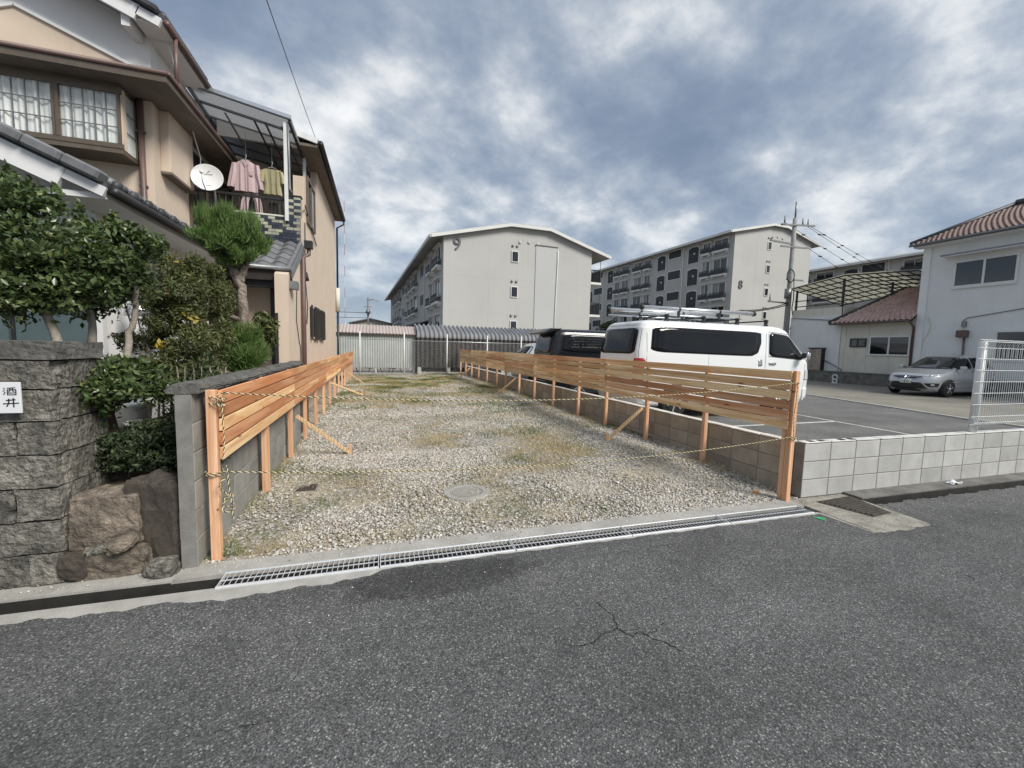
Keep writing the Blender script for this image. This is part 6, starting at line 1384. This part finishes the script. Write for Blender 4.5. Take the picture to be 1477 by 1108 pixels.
# ================================================================== VEHICLES
class Shell:
    """car body as a stack of rounded plan outlines; x forward, y to the left, z up"""
    def __init__(s, front, rear, width, n):
        s.f, s.r, s.w, s.n = front, rear, width, n
    def ip(s, tab, z): return float(np.interp(z, [a for a, _ in tab], [b for _, b in tab]))
    def lev(s, z): xf, xr = s.ip(s.f, z), s.ip(s.r, z); return (xf+xr)/2, (xf-xr)/2, s.ip(s.w, z)
    def side(s, x, z, sg, off=0):
        c, a, w = s.lev(z); u = min(.999, abs((x-c)/a)); return (x, sg*(w*(1-u**s.n)**(1/s.n)+off), z)
    def end(s, y, z, sg, off=0):
        c, a, w = s.lev(z); u = min(.985, abs(y/w)); return (c+sg*(a*(1-u**s.n)**(1/s.n)+off), y, z)
    def body(s, name, m, parent, zs, N=160):
        mb = MB(); vs = []
        for z in zs:
            c, a, w = s.lev(z)
            for k in range(N):
                t = 2*math.pi*k/N; ct, st = math.cos(t), math.sin(t); e = 2/s.n
                vs.append((c+a*math.copysign(abs(ct)**e, ct), w*math.copysign(abs(st)**e, st), z))
        fs = [(i*N+k, i*N+(k+1) % N, (i+1)*N+(k+1) % N, (i+1)*N+k) for i in range(len(zs)-1) for k in range(N)]
        fs.append(tuple(range(N-1, -1, -1))); e = (len(zs)-1)*N; c, a, w = s.lev(zs[-1])
        vs.append((c, 0, zs[-1]+.012)); ctr = len(vs)-1
        fs += [(e+k, e+(k+1) % N, ctr) for k in range(N)]
        return mb.add(vs, fs).build(name, m, parent, smooth=True, local=True)
    def patch(s, name, m, parent, poly, where, sg, off=.006, rounds=2, rings=5):
        P = [tuple(p) for p in poly]
        # densify, then cut corners
        D = []
        for a, b in zip(P, P[1:]+P[:1]):
            for k in range(3): D.append((a[0]+(b[0]-a[0])*k/3, a[1]+(b[1]-a[1])*k/3))
        P = D
        for _ in range(rounds):
            Q = []
            for a, b in zip(P, P[1:]+P[:1]): Q += [(a[0]*.75+b[0]*.25, a[1]*.75+b[1]*.25), (a[0]*.25+b[0]*.75, a[1]*.25+b[1]*.75)]
            P = Q
        cx, cz = sum(p[0] for p in P)/len(P), sum(p[1] for p in P)/len(P); n = len(P); vs = []; fn = s.side if where == 'side' else s.end
        vs = [fn(p[0], p[1], sg, -.004) for p in P]
        for r in range(rings):
            k = 1-r/rings; vs += [fn(cx+(p[0]-cx)*k, cz+(p[1]-cz)*k, sg, off) for p in P]
        vs.append(fn(cx, cz, sg, off)); fs = []
        for r in range(rings): fs += [(r*n+i, r*n+(i+1) % n, (r+1)*n+(i+1) % n, (r+1)*n+i) for i in range(n)]
        fs += [(rings*n+i, rings*n+(i+1) % n, (rings+1)*n) for i in range(n)]
        return MB().add(vs, fs).build(name, m, parent, smooth=True, local=True)
    def seam(s, parent, pts, where, sg, w=.008, m='plastic_black', off=.002, name='panel_gap'):
        fn = s.side if where == 'side' else s.end; F = []
        for a, b in zip(pts, pts[1:]):
            for k in range(8): F.append((a[0]+(b[0]-a[0])*k/8, a[1]+(b[1]-a[1])*k/8))
        F.append(pts[-1]); mb = MB()
        mb.tube([fn(p[0], p[1], sg, off-w*.35) for p in F], w*.5, 4); return mb.build(name, m, parent, local=True)
def wheel(parent, x, y, r, wd, sg, spokes=5, cap='aluminium'):
    w = MB().lathe([(r*.62, -wd/2), (r*.9, -wd/2), (r, -wd*.32), (r, wd*.32), (r*.9, wd/2), (r*.62, wd/2)], (x, y, r), 32, 'y').build('wheel', 'rubber', parent, smooth=True, local=True)
    yo = y+sg*(wd/2+.002)
    MB().lathe([(r*.60, -.002), (r*.64, .004), (r*.62, .008)] if sg > 0 else [(r*.60, .002), (r*.64, -.004), (r*.62, -.008)], (x, yo, r), 28, 'y').build('rim', 'plastic_black', w, smooth=True, local=True)
    for k in range(spokes):
        a = 2*math.pi*k/spokes+.3; ca, sa = math.cos(a), math.sin(a)
        MB().bar((x, yo+sg*.014, r), (x+ca*r*.62, yo+sg*.010, r+sa*r*.62), .032, .014, (0, 1, 0)).build('spoke', cap, w, .004, local=True)
    MB().lathe([(.055, 0), (.05, sg*.02), (.01, sg*.024)], (x, yo, r), 16, 'y').build('hub_cap', cap, w, smooth=True, local=True)
    return w
def mirror(parent, x, y, z, sg, m, w=.10, h=.16):
    mb = MB().box(x-.05, x+.06, y, y+sg*w*1.6, z, z+h) if sg > 0 else MB().box(x-.05, x+.06, y+sg*w*1.6, y, z, z+h)
    o = mb.build('mirror', m, parent, .03, True, 3, local=True)
    box('mirror_arm', 'plastic_black', o, x-.02, x+.03, y-sg*.10, y+sg*.04, z+.01, z+.05, local=True)

def van(label, loc, rot, paint, glassm, black, scale=1.0):
    t = thing('van', label, 'van', loc, rot); t.scale = (scale*1.035, scale, scale*1.05)
    S = Shell([(.25, 2.24), (.40, 2.33), (.80, 2.35), (1.15, 2.31), (1.27, 2.24), (1.86, 1.66), (1.93, 1.52), (1.965, 1.35), (1.985, 1.05)],
              [(.25, -2.30), (.45, -2.35), (1.2, -2.35), (1.35, -2.335), (1.80, -2.24), (1.90, -2.18), (1.95, -2.10), (1.985, -1.8)],
              [(.25, .80), (.40, .84), (.9, .848), (1.3, .838), (1.80, .775), (1.88, .745), (1.93, .70), (1.965, .61), (1.985, .40)], 13)
    zs = list(np.linspace(.25, 1.75, 26))+list(np.linspace(1.78, 1.985, 18))
    S.body('body', paint, t, zs, 220)
    for sg in (-1, 1):
        S.patch('side_window', glassm, t, [(-2.04, 1.33), (.52, 1.29), (.70, 1.36), (.80, 1.58), (.80, 1.81), (-1.98, 1.83)], 'side', sg, .006, 2, 6)
        S.seam(t, [(-.62, .45), (-.62, 1.84)], 'side', sg, .010)
        S.patch('front_window', glassm, t, [(1.02, 1.30), (1.98, 1.24), (2.06, 1.28), (1.62, 1.76), (1.05, 1.81)], 'side', sg, .006)
        S.seam(t, [(1.01, 1.29), (1.98, 1.23), (2.08, 1.28), (1.63, 1.785), (1.03, 1.825), (1.01, 1.29)], 'side', sg, .022, 'plastic_black', .004, 'window_trim')
        S.seam(t, [(.90, .40), (.92, 1.30), (.96, 1.84)], 'side', sg, .010); S.seam(t, [(2.12, 1.15), (2.10, .5)], 'side', sg, .010); S.seam(t, [(-2.14, .5), (-2.10, 1.86)], 'side', sg, .010); S.seam(t, [(-.6, .44), (.9, .40)], 'side', sg, .010)
        S.patch('handle', 'chrome' if not black else 'plastic_black', t, [(1.03, 1.12), (1.20, 1.11), (1.20, 1.16), (1.03, 1.17)], 'side', sg, .025, 1, 2)
        S.patch('handle_recess', 'chrome' if not black else 'plastic_black', t, [(.72, 1.08), (.82, 1.08), (.82, 1.22), (.72, 1.22)], 'side', sg, .010, 2, 2)
        S.patch('tail_lamp', 'lamp_red', t, [(-2.30, .72), (-2.18, .72), (-2.18, 1.20), (-2.28, 1.20)], 'side', sg, .012)
        S.patch('head_lamp', 'lamp_clear', t, [(2.10, .78), (2.31, .80), (2.30, 1.0), (2.14, 1.02)], 'side', sg, .012)
        S.patch('bumper', paint, t, [(2.08, .30), (2.30, .30), (2.32, .60), (2.08, .60)], 'side', sg, .015)
        for wx in (-1.42, 1.30):
            S.patch('wheel_arch', 'plastic_black', t, [(wx+.37*math.cos(a), max(.255, .33+.37*math.sin(a))) for a in [i*2*math.pi/20 for i in range(20)]], 'side', sg, .004, 0, 2)
            wheel(t, wx, sg*.76, .325, .19, sg, 6)
        mirror(t, 1.93, sg*.90, 1.24, sg, 'chrome' if not black else paint)
        S.patch('lower_sill', paint, t, [(-1.0, .28), (.9, .28), (.9, .40), (-1.0, .40)], 'side', sg, .01, 1)
    S.patch('rear_window', glassm, t, [(-.70, 1.28), (.70, 1.28), (.66, 1.80), (-.66, 1.80)], 'end', -1, .008)
    S.patch('rear_wiper', 'plastic_black', t, [(-.02, 1.30), (.40, 1.36), (.40, 1.375), (-.02, 1.325)], 'end', -1, .022, 0, 2)
    S.seam(t, [(-.76, .45), (-.77, 1.25), (-.70, 1.86), (.70, 1.86), (.77, 1.25), (.76, .45)], 'end', -1, .010)
    S.patch('rear_bumper', paint, t, [(-.80, .28), (.80, .28), (.82, .48), (-.82, .48)], 'end', -1, .05, 1)
    S.patch('rear_plate', 'plate_white', t, [(-.17, .78), (.17, .78), (.17, .95), (-.17, .95)], 'end', -1, .012, 0, 2)
    S.patch('rear_garnish', 'chrome', t, [(-.45, 1.00), (.45, 1.00), (.45, 1.06), (-.45, 1.06)], 'end', -1, .018, 1, 2)
    for s_ in (-1, 1): S.patch('tail_lamp', 'lamp_red', t, [(s_*.68, .70), (s_*.82, .70), (s_*.82, 1.2), (s_*.70, 1.2)], 'end', -1, .012)
    S.patch('windscreen', glassm, t, [(-.72, 1.30), (.72, 1.30), (.64, 1.83), (-.64, 1.83)], 'end', 1, .008)
    S.patch('grille', 'plastic_black', t, [(-.55, .72), (.55, .72), (.55, .98), (-.55, .98)], 'end', 1, .01, 1)
    for s_ in (-1, 1): S.patch('head_lamp', 'lamp_clear', t, [(s_*.58, .76), (s_*.82, .78), (s_*.82, 1.0), (s_*.60, 1.02)], 'end', 1, .014)
    box('cabin_floor', 'plastic_black', t, 1.2, 2.1, -.7, .7, .9, 1.0, local=True)
    if black:
        # roof spoiler over the tailgate, two crossbars
        S_ = MB().prism([(-2.46, 1.82), (-2.50, 1.87), (-2.30, 1.985), (-1.95, 2.0), (-2.05, 1.93)], 'y', -.66, .66); S_.build('rear_spoiler', paint, t, .015, True, 2, local=True)
        bars = (-.2, .45)
    else:
        bars = (-1.55, -.62, .28, 1.10)
    for x in bars:
        MB().tube([(x, -.66, 2.07), (x, .66, 2.07)], .016, 7).build('rack_bar', 'plastic_black', t, smooth=True, local=True)
        for sg in (-1, 1): MB().prism([(x-.07, 1.915), (x+.08, 1.915), (x+.035, 2.0), (x+.05, 2.10), (x-.03, 2.10), (x-.02, 2.0)], 'y', sg*.60-.03, sg*.60+.03).build('rack_foot', 'plastic_black', t, .006, local=True)
    return t, S
vw, SV = van('white high-roof-rack van parked with its tail to the fence', (7.62, 8.44, .14), 0, 'car_white', 'glass_van', False, 1.03)
# aluminium carrier tubes on the white van's rack belong to the rack
for (y, x0, x1) in ((-.34, -1.95, .98), (.42, -2.3, .6)):
    MB().tube([(x0, y, 2.24), (x1, y, 2.24)], .045, 14).build('carrier_tube', 'aluminium', vw, smooth=True, local=True)
    for x in (x0-.06, x1): MB().lathe([(.055, 0), (.058, .03), (.05, .06), (.02, .075)] if x == x1 else [(.02, -.015), (.05, 0), (.058, .03), (.055, .06)], (x, y, 2.24), 14, 'x').build('tube_cap', 'plastic_black', vw, smooth=True, local=True)
    for x in (x0+.9 if y < 0 else x0+.8, x1-.95): MB().bar((x, y, 2.07), (x, y, 2.24), .04, .05).tube([(x-.025, y, 2.24), (x+.025, y, 2.24)], .050, 12).build('tube_clamp', 'plastic_black', vw, local=True)
    MB().tube([(x0+.1, y+.22, 2.13), (x1-.1, y+.22, 2.13)], .02, 7).build('rack_rail', 'aluminium', vw, smooth=True, local=True)
van('black van with rear spoiler parked beyond the white van', (7.24, 12.28, .10), 0, 'car_black', 'glass_van', True, 1.01)

def hatch(label, loc, rot, paint, detail=True, scale=1.0):
    t = thing('hatchback', label, 'car', loc, rot); t.scale = (scale,)*3
    S = Shell([(.18, 1.84), (.30, 1.95), (.50, 1.985), (.64, 1.96), (.74, 1.88), (.82, 1.72), (.90, 1.42), (.965, 1.14), (1.0, 1.02), (1.10, .83), (1.30, .43), (1.40, .20), (1.46, .02), (1.50, -.18), (1.525, -.5)],
              [(.18, -1.84), (.45, -1.97), (.9, -1.96), (1.15, -1.80), (1.40, -1.56), (1.48, -1.42), (1.51, -1.25), (1.525, -.85)],
              [(.18, .78), (.35, .835), (.65, .848), (.90, .835), (1.0, .79), (1.35, .655), (1.44, .59), (1.49, .50), (1.525, .22)], 4.2)
    zs = sorted(set([round(v, 4) for v in list(np.linspace(.18, .72, 12))+list(np.linspace(.72, 1.02, 26))+list(np.linspace(1.04, 1.38, 12))+list(np.linspace(1.39, 1.525, 16))]))
    S.body('body', paint, t, zs, 180)
    for sg in (-1, 1):
        S.patch('front_window', 'glass_van', t, [(.86, 1.03), (.84, 1.06), (.24, 1.36), (-.10, 1.42), (-.14, 1.03)], 'side', sg, .006)
        S.patch('rear_window', 'glass_van', t, [(-.20, 1.04), (-.17, 1.42), (-.70, 1.42), (-1.15, 1.36), (-1.34, 1.16), (-1.25, 1.07)], 'side', sg, .006)
        S.seam(t, [(.92, .35), (.95, .75), (.90, .99)], 'side', sg); S.seam(t, [(-.17, .30), (-.17, 1.02)], 'side', sg); S.seam(t, [(-1.0, .5), (-1.12, .8), (-1.2, 1.05)], 'side', sg); S.seam(t, [(.92, .33), (-.95, .33)], 'side', sg)
        for x in (0.02, -1.02): S.patch('handle', 'chrome', t, [(x-.10, .90), (x+.09, .90), (x+.09, .93), (x-.10, .93)], 'side', sg, .025, 1, 2)
        S.patch('side_crease', paint, t, [(1.0, .52), (-1.3, .60), (-1.3, .625), (1.0, .545)], 'side', sg, .014, 1, 3)
        for wx in (1.17, -1.36):
            S.patch('wheel_arch', 'plastic_black', t, [(wx+.345*math.cos(a), max(.185, .30+.345*math.sin(a))) for a in [i*2*math.pi/24 for i in range(24)]], 'side', sg, .004, 0, 2)
            wheel(t, wx, sg*.765, .298, .17, sg, 5)
        mirror(t, .66, sg*.84, .98, sg, paint, .10, .13)
        S.patch('head_lamp', 'lamp_clear', t, [(sg*.40, .705), (sg*.60, .72), (sg*.79, .76), (sg*.795, .83), (sg*.60, .80), (sg*.42, .765)], 'end', 1, .012, 1)
        S.patch('lamp_core', 'chrome', t, [(sg*.56, .735), (sg*.62, .745), (sg*.62, .785), (sg*.56, .775)], 'end', 1, .018, 2, 2)
        S.patch('fog_housing', 'plastic_black', t, [(sg*.50, .475), (sg*.76, .50), (sg*.74, .36), (sg*.60, .355)], 'end', 1, .010, 1)
        S.patch('fog_lamp', 'lamp_clear', t, [(sg*.64, .40), (sg*.70, .40), (sg*.70, .45), (sg*.64, .45)], 'end', 1, .016, 2, 2)
        S.patch('tail_lamp', 'lamp_red', t, [(sg*.60, .78), (sg*.80, .78), (sg*.72, 1.15), (sg*.60, 1.1)], 'end', -1, .012)
    S.patch('windscreen', 'glass_grey', t, [(-.75, 1.005), (.75, 1.005), (.60, 1.43), (0, 1.45), (-.60, 1.43)], 'end', 1, .008, 2, 8)
    S.seam(t, [(-.76, 1.0), (0, .99), (.76, 1.0)], 'end', 1, .03, 'plastic_black', .006, 'wiper_cowl')
    S.patch('grille', 'plastic_black', t, [(-.46, .66), (-.24, .60), (.24, .60), (.46, .66), (.40, .735), (-.40, .735)], 'end', 1, .008, 1)
    S.seam(t, [(-.45, .665), (-.24, .612), (.24, .612), (.45, .665)], 'end', 1, .03, 'chrome', .012, 'grille_trim'); S.seam(t, [(-.42, .725), (.42, .725)], 'end', 1, .022, 'chrome', .012, 'grille_trim')
    S.seam(t, [(-.40, .685), (.40, .685)], 'end', 1, .02, 'chrome', .010, 'grille_trim')
    # emblem: two uprights and a bar
    for y0, y1 in ((.055, .04), (-.055, -.04)): S.seam(t, [(y0, .715), (y1, .635)], 'end', 1, .022, 'chrome', .022, 'emblem')
    S.seam(t, [(-.045, .675), (.045, .675)], 'end', 1, .018, 'chrome', .022, 'emblem')
    S.patch('lower_intake', 'plastic_black', t, [(-.44, .50), (.44, .50), (.60, .26), (-.60, .26)], 'end', 1, .008, 1)
    S.patch('front_spoiler', 'plastic_black', t, [(-.70, .19), (.70, .19), (.66, .25), (-.66, .25)], 'end', 1, .03, 1, 2)
    S.patch('plate', 'plate_white', t, [(-.165, .455), (.165, .455), (.165, .605), (-.165, .605)], 'end', 1, .03, 0, 2)
    if detail:
        me = text_mesh('plate_number', '\u30fb8 77', .085, 'ink_green', .001); xf = S.end(0, .52, 1, .036)[0]; piece('plate_number', me, t, (xf, 0, .515), (math.pi/2, 0, math.pi/2), local=True)
        me = text_mesh('plate_number', '500', .035, 'ink_green', .001); piece('plate_number', me, t, (xf, .0, .583), (math.pi/2, 0, math.pi/2), local=True)
    S.patch('tailgate_window', 'glass_van', t, [(-.62, 1.06), (.62, 1.06), (.52, 1.40), (-.52, 1.40)], 'end', -1, .008)
    S.seam(t, [(-.80, .86), (-.62, .845), (0, .835), (.62, .845), (.80, .86)], 'end', 1, .006)
    box('dashboard', 'plastic_black', t, .35, .80, -.62, .62, .85, .98, local=True)
    for y in (-.36, .36): box('front_seat', 'plastic_black', t, -.45, -.25, y-.22, y+.22, .6, 1.28, .05, local=True)
    MB().tube([(-.5, 0, 1.52), (-.62, 0, 1.60)], .006, 5).build('aerial', 'plastic_black', t, local=True)
    return t
hatch('silver hatchback parked nose-out in front of the pale houses', (22.25, 11.2, .10), math.pi, 'car_silver', True, 1.10)
hatch('pale blue car almost hidden behind the black van', (6.95, 14.95, .10), 0, 'car_sky', False, 1.12)
